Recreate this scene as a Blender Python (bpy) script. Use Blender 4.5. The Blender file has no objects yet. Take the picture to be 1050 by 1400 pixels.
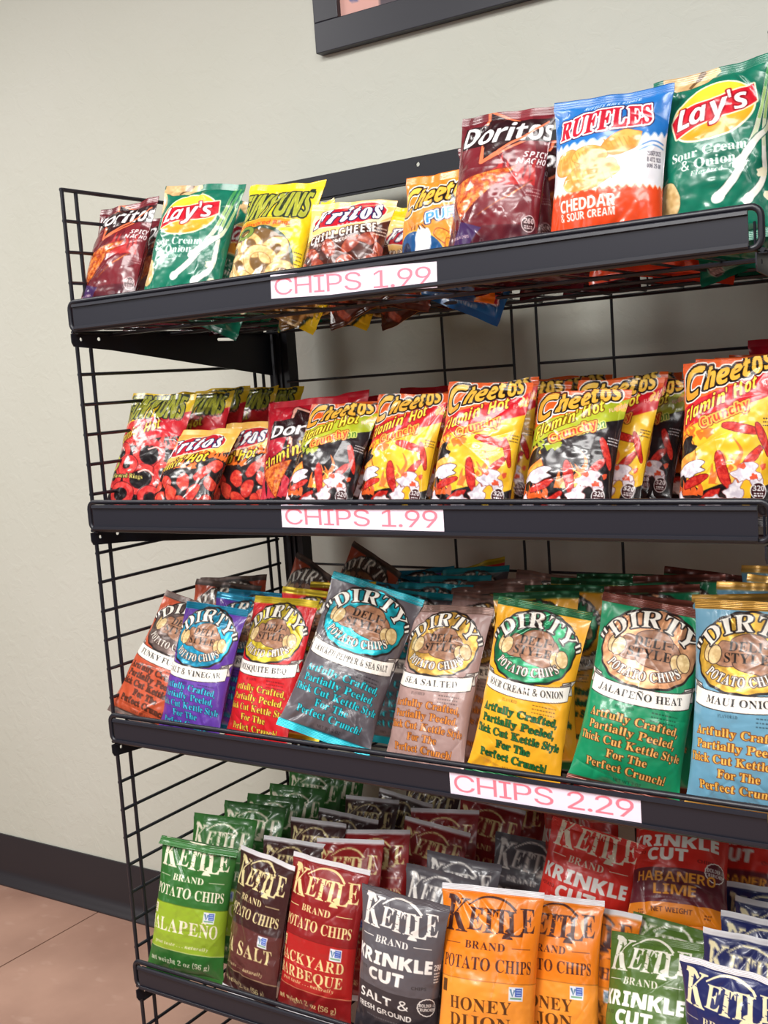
import bpy, bmesh, math, random, base64, zlib, struct
import numpy as np
from mathutils import Matrix, Vector, geometry

S = bpy.context.scene
COL = S.collection
PI = math.pi
FZ = 1.6625                     # height of the rack's top wire above the floor

# ------------------------------------------------------------------ camera
cam = bpy.data.objects.new('camera', bpy.data.cameras.new('camera'))
COL.objects.link(cam); S.camera = cam
def cam_matrix(loc, y, p, r):
    f = Vector((math.sin(y)*math.cos(p), math.cos(y)*math.cos(p), math.sin(p)))
    r0 = Vector((math.cos(y), -math.sin(y), 0)); u0 = r0.cross(f)
    R = math.cos(r)*r0 + math.sin(r)*u0; U = -math.sin(r)*r0 + math.cos(r)*u0
    M = Matrix((R, U, -f)).transposed().to_4x4(); M.translation = loc
    return M
cam.matrix_world = cam_matrix(Vector((1.4907, -1.3482, FZ-0.3503)), -0.5867, -0.1129, -0.0701)
cam.data.sensor_fit = 'VERTICAL'; cam.data.sensor_height = 24.0
cam.data.lens = 1566.4/1400*24.0
cam.data.clip_start = 0.05

# ------------------------------------------------------------------ light
S.view_settings.view_transform = 'Standard'; S.view_settings.look = 'None'
S.view_settings.gamma = 1.0; S.view_settings.use_curve_mapping = False
S.view_settings.exposure = 0.0
W_ = bpy.data.worlds.new('world'); S.world = W_; W_.use_nodes = True
W_.node_tree.nodes['Background'].inputs[0].default_value = (1.0, 0.96, 0.93, 1)
W_.node_tree.nodes['Background'].inputs[1].default_value = 0.05
def area(name, loc, target, sx, sy, power, color):
    d = bpy.data.lights.new(name, 'AREA'); d.shape = 'RECTANGLE'; d.size = sx; d.size_y = sy
    d.energy = power; d.color = color
    o = bpy.data.objects.new(name, d); COL.objects.link(o); o.location = loc
    o.rotation_euler = (Vector(target)-Vector(loc)).to_track_quat('-Z', 'Y').to_euler()
    return o
area('ceiling_light', (-1.5, -0.9, 2.75), (-1.5, -0.9, 0), 1.2, 0.6, 44, (1, .98, .95))
area('ceiling_light', (0.5, -1.1, 2.75), (0.5, -1.1, 0), 1.2, 0.6, 36, (1, .98, .95))
area('ceiling_light', (2.0, -1.6, 2.75), (2.0, -1.6, 0), 1.2, 0.6, 36, (1, .98, .95))
area('ceiling_light', (0.4, -2.5, 2.75), (0.4, -2.5, 0), 1.2, 0.6, 92, (1, .98, .95))
area('streak_light_right', (3.2, -3.4, 1.9), (0.4, 0.2, 1.0), 0.7, 1.6, 16, (1, .98, .97))  # added area light, tall and narrow for highlight streaks on the bags
area('streak_light_left', (-2.6, -3.2, 1.9), (0.2, 0.4, 1.1), 0.7, 1.6, 10, (1, .98, .97))  # weaker light added on the left, also for highlights on the film

# ------------------------------------------------------------------ helpers
def s2l(c):
    c = np.asarray(c, np.float32)/255.0
    return np.where(c <= .04045, c/12.92, ((c+.055)/1.055)**2.4)
def rgb(c): return tuple(float(v) for v in s2l(c)) + (1.0,)
def mat(name, col, rough=.5, metal=0.0, noise=None, bump=None):
    m = bpy.data.materials.new(name); m.use_nodes = True; nt = m.node_tree
    b = nt.nodes['Principled BSDF']; b.inputs['Roughness'].default_value = rough
    b.inputs['Metallic'].default_value = metal; b.inputs['Base Color'].default_value = rgb(col)
    tc = nt.nodes.new('ShaderNodeTexCoord')
    if noise:
        sc, col2, lo, hi = noise
        n = nt.nodes.new('ShaderNodeTexNoise'); n.inputs['Scale'].default_value = sc; n.inputs['Detail'].default_value = 6
        r = nt.nodes.new('ShaderNodeValToRGB'); r.color_ramp.elements[0].color = rgb(col); r.color_ramp.elements[1].color = rgb(col2)
        r.color_ramp.elements[0].position = lo; r.color_ramp.elements[1].position = hi
        nt.links.new(tc.outputs['Object'], n.inputs['Vector']); nt.links.new(n.outputs[0], r.inputs[0]); nt.links.new(r.outputs[0], b.inputs['Base Color'])
    if bump:
        sc, st, di = bump
        n = nt.nodes.new('ShaderNodeTexNoise'); n.inputs['Scale'].default_value = sc; n.inputs['Detail'].default_value = 8
        bp = nt.nodes.new('ShaderNodeBump'); bp.inputs['Strength'].default_value = st; bp.inputs['Distance'].default_value = di
        nt.links.new(tc.outputs['Object'], n.inputs['Vector']); nt.links.new(n.outputs[0], bp.inputs['Height']); nt.links.new(bp.outputs[0], b.inputs['Normal'])
    return m
def film(name, rough, coat):
    m = bpy.data.materials.new(name); m.use_nodes = True; nt = m.node_tree
    b = nt.nodes['Principled BSDF']
    a = nt.nodes.new('ShaderNodeVertexColor'); a.layer_name = 'print'
    nt.links.new(a.outputs['Color'], b.inputs['Base Color'])
    k = nt.nodes.new('ShaderNodeMath'); k.operation = 'SUBTRACT'; k.inputs[0].default_value = 1.0
    nt.links.new(a.outputs['Alpha'], k.inputs[1]); nt.links.new(k.outputs[0], b.inputs['Metallic'])
    n = nt.nodes.new('ShaderNodeTexNoise'); n.inputs['Scale'].default_value = 90; n.inputs['Detail'].default_value = 3
    tc = nt.nodes.new('ShaderNodeTexCoord'); nt.links.new(tc.outputs['Object'], n.inputs['Vector'])
    bp = nt.nodes.new('ShaderNodeBump'); bp.inputs['Strength'].default_value = .15; bp.inputs['Distance'].default_value = .0012
    nt.links.new(n.outputs[0], bp.inputs['Height']); nt.links.new(bp.outputs[0], b.inputs['Normal'])
    b.inputs['Roughness'].default_value = rough
    b.inputs['Coat Weight'].default_value = coat; b.inputs['Coat Roughness'].default_value = .12
    return m
M_BLACK = mat('black_powder_coat', (28, 29, 38), .38, bump=(220, .12, .001))
M_BLACK2 = mat('black_plastic_strip', (30, 31, 41), .42)
M_FILM = film('glossy_bag_film', .27, .38)
M_MATTE = film('satin_bag_film', .33, .25)
M_PAPER = film('printed_paper', .7, 0.0)

def link(name, me, m=None, parent=None, loc=None):
    o = bpy.data.objects.new(name, me); COL.objects.link(o)
    if m and me: me.materials.append(m)
    if parent: o.parent = parent
    if loc: o.location = loc
    return o
def tag(o, label=None, cat=None, group=None, kind=None):
    for k, v in (('label', label), ('category', cat), ('group', group), ('kind', kind)):
        if v: o[k] = v
    return o
def empty(name, loc=(0, 0, 0)):
    o = bpy.data.objects.new(name, None); o.empty_display_size = .05; COL.objects.link(o); o.location = loc
    return o
class MB:
    def __init__(s): s.v = []; s.f = []
    def box(s, a, b):
        i = len(s.v); x0, y0, z0 = a; x1, y1, z1 = b
        s.v += [(x0,y0,z0),(x1,y0,z0),(x1,y1,z0),(x0,y1,z0),(x0,y0,z1),(x1,y0,z1),(x1,y1,z1),(x0,y1,z1)]
        s.f += [tuple(i+k for k in q) for q in ((0,3,2,1),(4,5,6,7),(0,1,5,4),(1,2,6,5),(2,3,7,6),(3,0,4,7))]
    def tube(s, pts, r, n=8, closed=False):
        pts = [Vector(p) for p in pts]; N = len(pts); base = len(s.v); prev = None
        for k, p in enumerate(pts):
            a = pts[(k-1) % N] if (k or closed) else p; b = pts[(k+1) % N] if (k < N-1 or closed) else p
            t = (b-a).normalized()
            u = prev - t*prev.dot(t) if prev is not None else t.orthogonal()
            u.normalize(); prev = u; w = t.cross(u)
            for j in range(n):
                q = 2*PI*j/n; s.v.append(tuple(p + r*(math.cos(q)*u + math.sin(q)*w)))
        for k in range(N if closed else N-1):
            k2 = (k+1) % N
            for j in range(n):
                j2 = (j+1) % n
                s.f.append((base+k*n+j, base+k*n+j2, base+k2*n+j2, base+k2*n+j))
        if not closed:
            s.f.append(tuple(base+j for j in range(n))[::-1]); s.f.append(tuple(base+(N-1)*n+j for j in range(n)))
    def plate(s, outer, holes, fn, th):
        """polygon with holes (2D) mapped by fn(p, t) for t in 0..th"""
        loops = [outer]+holes
        tri = geometry.tessellate_polygon([[Vector((p[0], p[1], 0)) for p in l] for l in loops])
        flat = [p for l in loops for p in l]; i = len(s.v); n = len(flat)
        s.v += [fn(p, 0) for p in flat] + [fn(p, th) for p in flat]
        s.f += [tuple(i+k for k in t) for t in tri] + [tuple(i+n+k for k in t[::-1]) for t in tri]
        o = 0
        for l in loops:
            m = len(l)
            for k in range(m): s.f.append((i+o+k, i+o+(k+1) % m, i+n+o+(k+1) % m, i+n+o+k))
            o += m
    def build(s, name, m, parent=None, smooth=False, bevel=0):
        me = bpy.data.meshes.new(name); me.from_pydata(s.v, [], s.f)
        bm = bmesh.new(); bm.from_mesh(me); bmesh.ops.recalc_face_normals(bm, faces=bm.faces)
        if bevel: bmesh.ops.bevel(bm, geom=bm.edges[:], offset=bevel, segments=2, affect='EDGES', profile=.5)
        bm.to_mesh(me); bm.free()
        if smooth:
            me.polygons.foreach_set('use_smooth', [True]*len(me.polygons))
            me.set_sharp_from_angle(angle=math.radians(40))
        return link(name, me, m, parent)

# ------------------------------------------------------------------ lettering outlines (drawn shapes, packed)
FONT = {}
# letter outlines as plain numbers: style, letter, advance, outlines (x, y, x, y ...), 140 units to the em
GLYPHS = {
 ('serif', 'A'): (78, [[-1,0,-1,3,1,3,3,4,5,7,7,10,29,65,31,65,54,12,58,5,59,3,62,3,62,0,32,0,32,3,38,4,40,6,38,11,35,19,14,19,11,10,11,8,10,7,12,4,17,3,18,3,18,0], [16,22,34,22,25,45]]),
 ('serif', 'a'): (65, [[36,-1,30,0,28,5,21,0,13,-1,9,-1,6,2,4,5,3,9,4,14,9,19,17,23,28,27,28,34,27,37,26,40,24,41,21,41,16,41,15,38,16,36,17,32,17,30,15,28,13,27,11,27,8,27,6,28,5,30,5,33,5,36,7,39,10,41,13,43,18,44,23,45,31,44,37,41,40,36,41,29,41,9,41,6,43,5,45,6,46,4,41,0], [21,5,24,6,28,9,28,24,22,21,18,17,17,12,18,6]]),
 ('serif', 'B'): (79, [[2,0,2,2,6,3,9,5,10,7,10,11,10,52,10,58,7,61,2,61,2,64,31,64,45,62,53,57,55,49,54,42,49,38,40,35,50,31,57,26,59,18,57,11,52,5,44,1,33,0], [25,35,26,35,33,36,37,38,39,42,40,48,39,54,38,58,35,60,30,61,28,60,26,59,25,55], [31,3,36,4,40,7,41,11,42,18,41,25,39,29,34,32,28,32,25,32,25,9,26,6,27,5,28,4]]),
 ('serif', 'C'): (82, [[36,-2,27,0,19,3,13,8,8,15,5,23,4,32,5,41,8,49,13,56,19,61,27,64,36,65,43,64,51,62,54,61,57,62,59,65,61,65,61,43,59,43,55,51,50,57,44,61,37,62,28,59,22,49,20,32,22,16,28,6,39,3,45,4,50,6,55,10,60,15,63,12,55,5,46,0]]),
 ('serif', 'c'): (58, [[22,-1,17,-1,12,2,8,5,5,9,3,15,3,21,3,27,6,33,9,38,13,42,19,44,24,45,30,44,35,42,38,38,39,34,38,32,37,30,35,29,33,29,29,30,27,35,28,37,28,38,27,41,24,42,19,40,17,35,16,26,17,17,19,11,23,7,29,5,33,7,38,10,40,8,32,1]]),
 ('serif', 'D'): (86, [[3,0,3,2,7,3,9,4,10,6,10,10,10,52,10,57,9,60,6,61,2,61,2,64,31,64,46,62,57,55,63,45,66,32,62,14,51,4,32,0], [31,3,39,5,45,10,48,19,49,32,47,48,41,57,31,61,28,60,27,59,26,57,25,54,25,10,26,7,27,5,28,4]]),
 ('serif', 'd'): (69, [[20,-1,15,-1,11,1,7,5,5,9,3,15,3,21,3,27,5,33,8,38,11,42,16,44,20,45,26,43,31,39,31,56,31,59,30,60,28,61,25,61,25,64,45,64,45,11,45,6,47,5,49,4,49,2,41,1,31,-1,31,5,26,0], [24,4,26,4,28,6,30,8,31,11,31,34,30,36,29,38,24,39,21,38,18,35,17,29,16,21,17,14,18,8,20,5]]),
 ('serif', 'E'): (79, [[2,0,2,2,6,3,9,4,10,7,11,11,11,52,10,57,9,60,6,61,2,61,2,64,56,64,56,45,54,45,52,52,48,57,41,59,32,60,28,60,26,58,26,54,26,34,27,34,33,35,36,38,39,42,40,48,43,48,43,17,40,17,40,22,38,25,36,28,34,30,30,31,26,31,26,31,26,9,26,7,27,5,29,4,32,4,39,4,44,5,48,7,52,10,55,15,58,20,60,20,56,0]]),
 ('serif', 'e'): (59, [[22,-1,16,-1,12,1,8,5,5,10,3,15,3,22,3,28,5,34,8,38,12,42,17,44,22,45,29,43,35,39,38,33,40,24,40,23,16,23,18,14,22,8,28,6,33,7,38,12,40,10,32,1], [16,27,28,27,28,30,28,35,27,39,25,41,23,42,19,40,17,36,16,28]]),
 ('serif', 'F'): (74, [[2,0,2,2,6,3,9,5,10,7,10,12,10,52,10,57,9,59,6,61,2,61,2,64,55,64,55,45,53,45,52,50,50,54,47,57,43,59,38,60,32,60,28,60,26,59,25,56,25,35,27,35,32,35,36,38,38,42,40,49,42,49,42,17,40,17,38,24,36,28,32,30,26,31,25,31,25,11,26,6,27,4,29,3,36,2,36,0]]),
 ('serif', 'f'): (47, [[2,0,2,2,6,3,7,5,7,10,7,39,2,39,2,43,7,43,7,49,8,56,12,61,17,64,24,65,30,64,34,62,36,59,37,56,36,53,35,51,33,50,31,50,29,50,27,51,26,53,26,55,27,59,27,60,28,61,27,62,25,62,23,62,21,60,21,55,21,43,28,43,28,39,21,39,21,9,21,6,22,4,24,3,28,2,28,0]]),
 ('serif', 'G'): (88, [[38,-1,28,0,20,3,13,8,8,14,5,23,4,32,5,41,8,49,13,56,20,61,27,64,36,65,44,64,52,62,54,61,57,62,59,65,61,65,61,43,59,43,56,48,53,53,50,57,46,60,42,61,37,62,28,59,22,49,20,32,22,19,25,9,31,4,39,2,43,2,46,4,47,6,48,10,48,18,47,22,46,24,43,25,39,25,39,28,70,28,70,25,66,25,64,24,63,22,62,18,62,4,50,0]]),
 ('serif', 'g'): (63, [[20,-20,12,-19,7,-17,3,-14,2,-10,4,-6,10,-4,5,0,3,4,4,7,6,10,9,13,14,15,8,19,4,24,3,30,4,34,6,37,8,40,12,43,17,44,22,45,27,44,33,43,44,43,44,38,38,38,40,33,41,28,40,25,39,21,36,18,33,16,29,15,24,14,22,14,20,15,16,13,15,12,14,10,16,8,20,7,25,7,31,7,36,6,40,4,42,2,44,-1,44,-5,43,-11,38,-16,31,-19], [22,17,25,18,27,20,28,24,28,30,28,35,27,39,25,41,22,42,19,41,17,39,16,35,16,30,16,24,17,20,19,18], [22,-16,30,-15,35,-13,37,-9,36,-7,35,-6,32,-5,29,-5,14,-5,11,-7,10,-10,11,-12,13,-14,17,-16]]),
 ('serif', 'H'): (90, [[2,0,2,2,6,3,9,4,10,7,10,11,10,53,10,57,9,59,6,61,2,61,2,64,34,64,34,61,29,60,26,58,25,53,25,35,48,35,48,53,47,58,45,60,39,61,39,64,71,64,71,61,67,61,64,59,63,57,63,53,63,11,63,7,65,5,67,3,71,2,71,0,39,0,39,2,44,3,46,4,47,7,48,11,48,31,25,31,25,11,26,7,27,4,30,3,34,2,34,0]]),
 ('serif', 'h'): (70, [[3,0,3,2,5,3,6,4,7,5,7,8,7,56,7,58,6,60,5,61,3,62,3,64,21,64,21,37,27,43,34,45,41,43,45,38,46,30,46,8,46,5,47,4,49,3,51,2,51,0,28,0,28,2,29,2,32,4,33,8,33,30,32,36,31,38,28,38,24,37,21,33,21,8,22,4,23,3,25,2,25,0]]),
 ('serif', 'I'): (53, [[2,0,2,2,6,3,9,5,10,7,11,11,11,54,10,58,9,60,6,61,2,61,2,64,34,64,34,61,30,61,27,60,26,58,26,54,26,11,26,6,29,4,34,2,34,0]]),
 ('serif', 'i'): (45, [[14,51,11,51,9,53,8,55,7,58,8,61,9,63,11,64,14,65,17,64,19,63,21,61,21,58,21,55,19,53,17,51], [3,0,3,2,5,3,6,4,7,5,7,8,7,35,7,40,5,41,3,41,3,43,21,43,21,8,22,4,23,3,25,2,25,0]]),
 ('serif', 'J'): (63, [[15,-9,11,-9,7,-8,4,-6,2,-3,0,0,0,3,0,6,2,9,4,10,6,10,9,10,11,9,13,7,13,4,12,0,11,-3,12,-5,15,-6,18,-5,19,-3,20,-1,21,3,21,51,20,57,19,59,17,60,11,61,11,64,44,64,44,61,39,60,37,59,36,57,36,51,36,12,33,0,27,-7]]),
 ('serif', 'K'): (88, [[2,0,2,2,6,3,9,4,10,7,11,11,11,53,10,57,9,59,6,61,2,61,2,64,34,64,34,61,29,60,26,58,26,53,26,33,45,52,48,56,49,59,47,61,41,61,41,64,68,64,68,61,67,61,58,59,48,50,38,40,65,6,68,3,73,2,73,0,39,0,39,2,43,3,45,3,46,4,47,5,46,7,44,9,28,30,26,28,26,11,26,7,27,4,30,3,34,2,34,0]]),
 ('serif', 'k'): (67, [[2,0,2,2,5,3,6,4,7,5,7,8,7,56,7,60,5,61,3,61,3,64,21,64,21,24,32,35,34,37,34,39,33,41,29,41,29,41,29,43,48,43,48,41,43,40,38,36,31,29,48,5,50,3,53,2,53,0,30,0,30,2,30,2,33,3,33,4,32,7,23,21,21,19,21,8,22,4,23,3,25,2,25,0]]),
 ('serif', 'L'): (77, [[2,0,2,2,6,3,9,4,10,7,10,11,10,53,10,57,9,59,6,61,2,61,2,64,35,64,35,61,29,61,27,60,26,58,25,53,25,12,26,7,28,4,33,4,39,4,44,6,48,8,52,11,55,16,57,22,60,22,56,0]]),
 ('serif', 'l'): (45, [[3,0,3,2,5,3,6,4,7,5,7,8,7,56,7,60,5,61,3,61,3,64,21,64,21,8,22,4,23,3,25,2,25,0]]),
 ('serif', 'M'): (106, [[2,0,2,2,6,3,9,4,10,7,11,11,11,53,10,58,7,61,2,61,2,64,26,64,44,20,63,64,86,64,86,61,83,61,80,59,79,57,78,53,78,12,79,6,81,3,86,2,86,0,55,0,55,2,61,3,63,6,64,12,64,56,40,0,38,0,15,54,15,11,15,7,17,4,19,3,24,2,24,0]]),
 ('serif', 'm'): (94, [[3,0,3,2,5,3,6,4,7,5,7,8,7,35,6,40,5,41,3,41,3,43,20,43,20,37,26,43,33,45,41,43,45,37,51,43,58,45,65,43,69,38,71,30,71,8,71,4,73,3,75,2,75,0,53,0,53,2,55,3,56,4,57,8,57,30,57,36,55,38,53,38,49,37,45,33,45,8,46,4,48,3,50,2,50,0,28,0,28,2,30,3,31,4,32,8,32,30,32,36,30,38,28,38,24,37,20,33,20,8,21,4,23,3,25,2,25,0]]),
 ('serif', 'N'): (86, [[56,-2,15,49,15,11,15,7,17,4,19,3,23,2,23,0,3,0,3,2,8,3,10,6,11,11,11,54,5,61,3,61,3,64,22,64,55,24,55,53,54,58,52,60,46,61,46,64,67,64,67,61,63,61,61,59,59,57,59,53,59,-2]]),
 ('serif', 'n'): (70, [[3,0,3,2,5,3,6,4,7,5,7,8,7,35,6,40,5,41,3,41,3,43,21,43,21,37,27,43,34,45,41,43,45,38,46,30,46,8,46,5,47,4,49,3,51,2,51,0,28,0,28,2,29,2,32,4,33,8,33,30,32,36,31,38,28,38,24,37,21,33,21,8,22,4,23,3,25,2,25,0]]),
 ('serif', 'O'): (90, [[36,-2,30,-1,24,1,18,4,13,8,9,13,6,19,4,25,4,32,4,39,6,45,9,51,13,56,18,60,24,63,30,65,37,65,44,65,50,63,56,60,60,56,64,51,67,45,69,39,70,32,69,25,67,19,64,13,60,8,55,4,50,1,43,-1], [37,2,46,5,51,15,53,32,52,45,49,54,43,60,36,62,27,59,22,49,20,32,21,19,25,9,30,4]]),
 ('serif', 'o'): (64, [[24,-1,18,-1,13,2,8,5,5,10,3,15,3,22,3,28,5,33,8,38,13,42,18,44,24,45,29,44,34,42,39,38,42,34,44,28,44,22,44,15,42,10,39,5,34,2,29,-1], [24,2,27,3,29,5,30,11,31,22,30,32,29,38,27,41,24,42,20,41,18,38,17,32,16,22,17,11,18,5,20,3]]),
 ('serif', 'P'): (75, [[2,0,2,2,6,3,9,4,10,7,10,11,10,53,10,57,9,59,6,61,2,61,2,64,30,64,40,63,47,62,51,59,55,56,57,51,57,46,56,39,51,34,44,30,34,29,25,29,25,11,26,7,27,4,30,3,34,2,34,0], [25,32,28,32,34,33,38,35,40,40,41,46,40,52,39,57,35,59,30,60,28,60,26,59,26,58,25,56]]),
 ('serif', 'Q'): (90, [[53,-16,41,-14,33,-9,26,0,20,3,14,7,10,12,7,18,5,25,4,32,4,39,6,45,9,51,13,56,18,60,24,63,30,65,37,65,44,65,50,63,56,60,60,56,64,51,67,45,69,39,70,32,68,21,64,12,56,5,46,0,53,-8,62,-11,69,-10,69,-13,61,-15], [37,2,46,5,51,15,53,32,52,45,49,54,43,60,36,62,27,59,22,49,20,32,21,19,25,9,30,4]]),
 ('serif', 'R'): (83, [[2,0,2,2,6,3,9,4,10,7,10,11,10,53,10,57,9,59,6,61,2,61,2,64,30,64,43,63,51,60,57,54,58,47,57,40,52,35,44,31,60,7,63,4,67,2,67,2,67,0,47,0,28,30,25,30,25,11,26,7,27,4,30,3,34,2,34,0], [25,33,28,33,35,34,39,36,42,41,42,47,41,54,38,59,31,60,28,60,27,59,26,57,25,54]]),
 ('serif', 'r'): (57, [[3,0,3,2,5,3,6,4,7,5,7,8,7,35,7,38,6,40,5,41,3,41,3,43,20,43,20,35,23,39,26,42,29,44,33,45,36,44,39,43,40,40,41,37,40,35,39,33,37,32,35,31,33,31,31,32,29,35,26,36,24,36,23,34,21,31,21,27,21,8,21,5,22,4,24,3,28,2,28,0]]),
 ('serif', 'S'): (72, [[6,-2,6,22,9,22,12,13,16,7,21,3,28,2,32,3,36,5,38,8,39,13,37,18,31,22,23,27,16,31,11,35,8,40,7,46,8,52,9,56,12,60,16,63,21,65,26,65,32,65,39,63,41,62,42,62,44,63,45,65,47,65,47,45,45,45,43,50,41,54,38,57,35,60,31,62,27,62,23,62,20,60,17,57,17,53,17,50,19,47,22,45,26,42,35,38,41,35,44,33,47,30,49,26,50,19,50,13,47,8,44,4,39,1,34,-1,27,-1,22,-1,18,0,14,1,12,2,10,1,9,-2]]),
 ('serif', 's'): (57, [[21,-1,17,-1,12,1,10,1,8,1,7,-1,5,-1,5,15,7,15,9,9,12,5,16,3,20,2,23,2,25,4,26,6,27,8,26,12,22,15,15,18,11,21,8,24,6,27,5,31,6,36,9,41,14,44,20,45,23,44,28,43,29,43,30,43,31,43,32,45,34,45,34,31,32,31,30,36,28,39,24,41,21,41,18,41,16,40,15,38,15,36,16,33,20,30,27,27,31,24,34,21,35,18,36,13,35,7,32,3,27,0]]),
 ('serif', 'T'): (76, [[13,0,13,2,17,3,20,4,21,7,22,11,22,61,21,61,14,60,9,56,6,51,4,44,2,44,2,64,57,64,57,44,55,44,52,53,47,59,38,61,37,61,37,11,37,7,39,4,41,3,46,2,46,0]]),
 ('serif', 't'): (49, [[17,-1,12,-1,9,1,7,5,7,10,7,39,3,39,3,42,12,52,18,59,20,59,20,43,29,43,29,39,20,39,20,11,21,7,22,6,24,6,26,7,29,10,31,9,26,1]]),
 ('serif', 'U'): (86, [[35,-2,24,0,16,4,12,11,10,22,10,53,10,57,9,59,6,61,2,61,2,64,34,64,34,61,28,60,26,58,25,53,25,20,26,12,28,7,33,4,38,3,48,5,53,12,55,22,55,53,54,57,53,59,50,61,46,61,46,64,66,64,66,61,63,61,61,59,60,57,59,53,59,25,58,13,53,5,46,0]]),
 ('serif', 'u'): (69, [[18,-1,13,0,9,2,7,7,6,14,6,35,6,40,4,41,2,41,2,43,20,43,20,10,21,6,23,5,25,5,29,6,32,9,32,35,32,38,31,40,29,41,27,41,27,43,45,43,45,10,46,7,46,5,48,5,50,4,50,2,42,1,32,-1,32,6,29,3,26,0,22,-1]]),
 ('serif', 'V'): (77, [[30,-2,6,53,3,59,1,61,-2,61,-2,64,30,64,30,61,23,61,22,59,21,57,23,53,36,20,49,53,50,57,49,59,48,60,42,61,42,64,62,64,62,61,59,61,57,60,55,58,53,54,32,-2]]),
 ('serif', 'v'): (60, [[20,-1,5,35,3,39,2,41,0,41,0,43,23,43,23,41,22,41,19,41,18,39,18,38,26,17,33,35,34,38,32,40,28,41,28,43,43,43,43,41,40,40,39,39,36,34,22,-1]]),
 ('serif', 'w'): (78, [[17,-1,2,37,1,40,-2,41,-2,43,19,43,19,41,17,40,16,39,16,37,17,35,23,18,30,33,28,37,27,40,24,41,24,43,45,43,45,41,42,40,41,39,41,38,42,37,47,20,53,36,54,39,53,40,50,41,50,43,62,43,62,41,59,40,58,36,43,-1,40,-1,31,28,20,-1]]),
 ('serif', 'Y'): (77, [[14,0,14,2,18,3,21,4,22,7,22,11,22,25,6,54,4,58,2,60,0,61,-2,61,-2,64,29,64,29,61,27,61,23,61,22,58,23,55,35,32,47,51,48,54,49,57,47,60,42,61,41,61,41,64,61,64,61,61,57,59,54,55,38,28,38,11,38,7,39,4,42,3,46,2,46,0]]),
 ('serif', 'y'): (59, [[7,-20,4,-19,1,-17,0,-15,-1,-12,-1,-9,1,-7,3,-6,5,-6,9,-7,10,-9,10,-11,10,-11,10,-12,11,-13,12,-14,14,-13,16,-10,18,-6,20,-1,5,35,3,39,2,40,0,41,-1,41,-1,43,23,43,23,41,19,41,18,38,18,37,19,36,26,17,32,34,33,36,33,38,32,41,28,41,28,43,42,43,42,41,40,41,39,39,36,34,23,-3,18,-13,16,-16,13,-18]]),
 ('serif', 'z'): (58, [[2,0,2,2,24,40,18,40,13,40,10,38,8,35,6,30,4,30,4,43,38,43,38,41,18,3,21,3,27,4,31,6,34,10,36,15,39,15,38,0]]),
 ('serif', '2'): (69, [[3,0,3,10,17,24,26,34,29,39,30,43,32,52,31,57,30,60,27,62,24,62,20,61,18,58,16,53,16,46,11,47,7,48,5,51,4,55,4,59,6,62,9,64,13,66,18,68,24,68,34,67,40,64,45,59,46,52,45,46,41,39,33,31,22,19,12,10,34,10,37,11,39,12,41,14,42,17,43,20,48,20,48,0]]),
 ('serif', '5'): (69, [[23,-1,17,-1,12,1,8,3,6,5,4,8,4,10,4,13,6,15,8,17,11,17,12,12,16,7,18,6,22,6,27,7,30,9,32,12,33,16,33,21,32,27,30,31,26,34,20,35,14,34,10,33,6,35,9,67,44,67,45,50,39,50,39,53,37,56,36,57,34,57,15,57,13,39,18,40,24,41,33,40,41,36,46,29,48,21,47,15,45,10,43,7,40,4,32,0]]),
 ('serif', '6'): (69, [[28,-1,21,0,15,2,11,7,7,13,5,21,4,31,5,39,6,46,8,52,11,57,15,62,19,65,25,67,31,68,37,68,41,67,44,65,46,63,47,60,48,58,47,55,45,53,42,51,36,50,36,56,34,61,32,62,30,63,25,61,21,56,19,48,17,38,23,40,26,41,30,41,38,40,44,36,48,30,49,22,48,13,44,5,37,1], [28,5,31,6,34,9,35,14,36,21,35,27,33,32,31,35,27,35,22,34,17,31,18,19,21,11,24,7]]),
 ('serif', '&'): (75, [[28,-1,21,0,15,2,11,5,8,9,5,13,5,19,5,23,7,27,12,33,20,39,30,47,33,49,36,52,37,57,36,60,34,62,32,64,28,65,24,63,20,60,19,56,20,51,24,46,29,40,61,0,51,0,24,32,17,41,12,48,11,52,11,56,11,60,13,64,15,67,19,70,23,71,28,72,33,71,37,70,41,67,43,64,45,61,45,57,44,51,41,45,36,41,22,30,18,27,15,24,14,22,14,18,14,15,15,12,17,10,20,8,23,7,27,7,31,7,35,8,42,13,45,17,47,21,48,26,49,31,57,31,57,25,56,20,52,13,48,9,47,7,43,3,38,1,33,0]]),
 ('serif', '.'): (39, [[13,-1,11,0,9,1,7,3,7,6,7,8,9,10,11,12,13,12,16,12,18,10,19,8,20,6,19,3,18,1,16,0]]),
 ('serif', ','): (39, [[5,-17,9,10,19,10,12,-17]]),
 ('serif', '!'): (40, [[9,22,9,71,18,71,18,22], [14,-1,11,0,9,1,8,3,7,6,8,8,9,10,11,12,14,12,16,12,18,10,20,8,20,6,20,3,18,1,16,0]]),
 ('serif', "'"): (41, [[11,44,10,71,19,71,18,44]]),
 ('serif', '-'): (76, [[47,34,47,26,16,26,16,34]]),
 ('serif', '('): (51, [[12,29,13,37,14,45,18,62,21,69,25,75,33,75,27,60,23,44,22,36,21,29,22,16,26,2,33,-13,25,-13,19,-3,16,8,13,18]]),
 ('serif', ')'): (51, [[5,-13,12,3,16,16,17,29,17,36,16,44,12,60,5,75,14,75,17,69,20,62,24,45,25,37,26,29,25,18,23,7,19,-3,14,-13]]),
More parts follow.
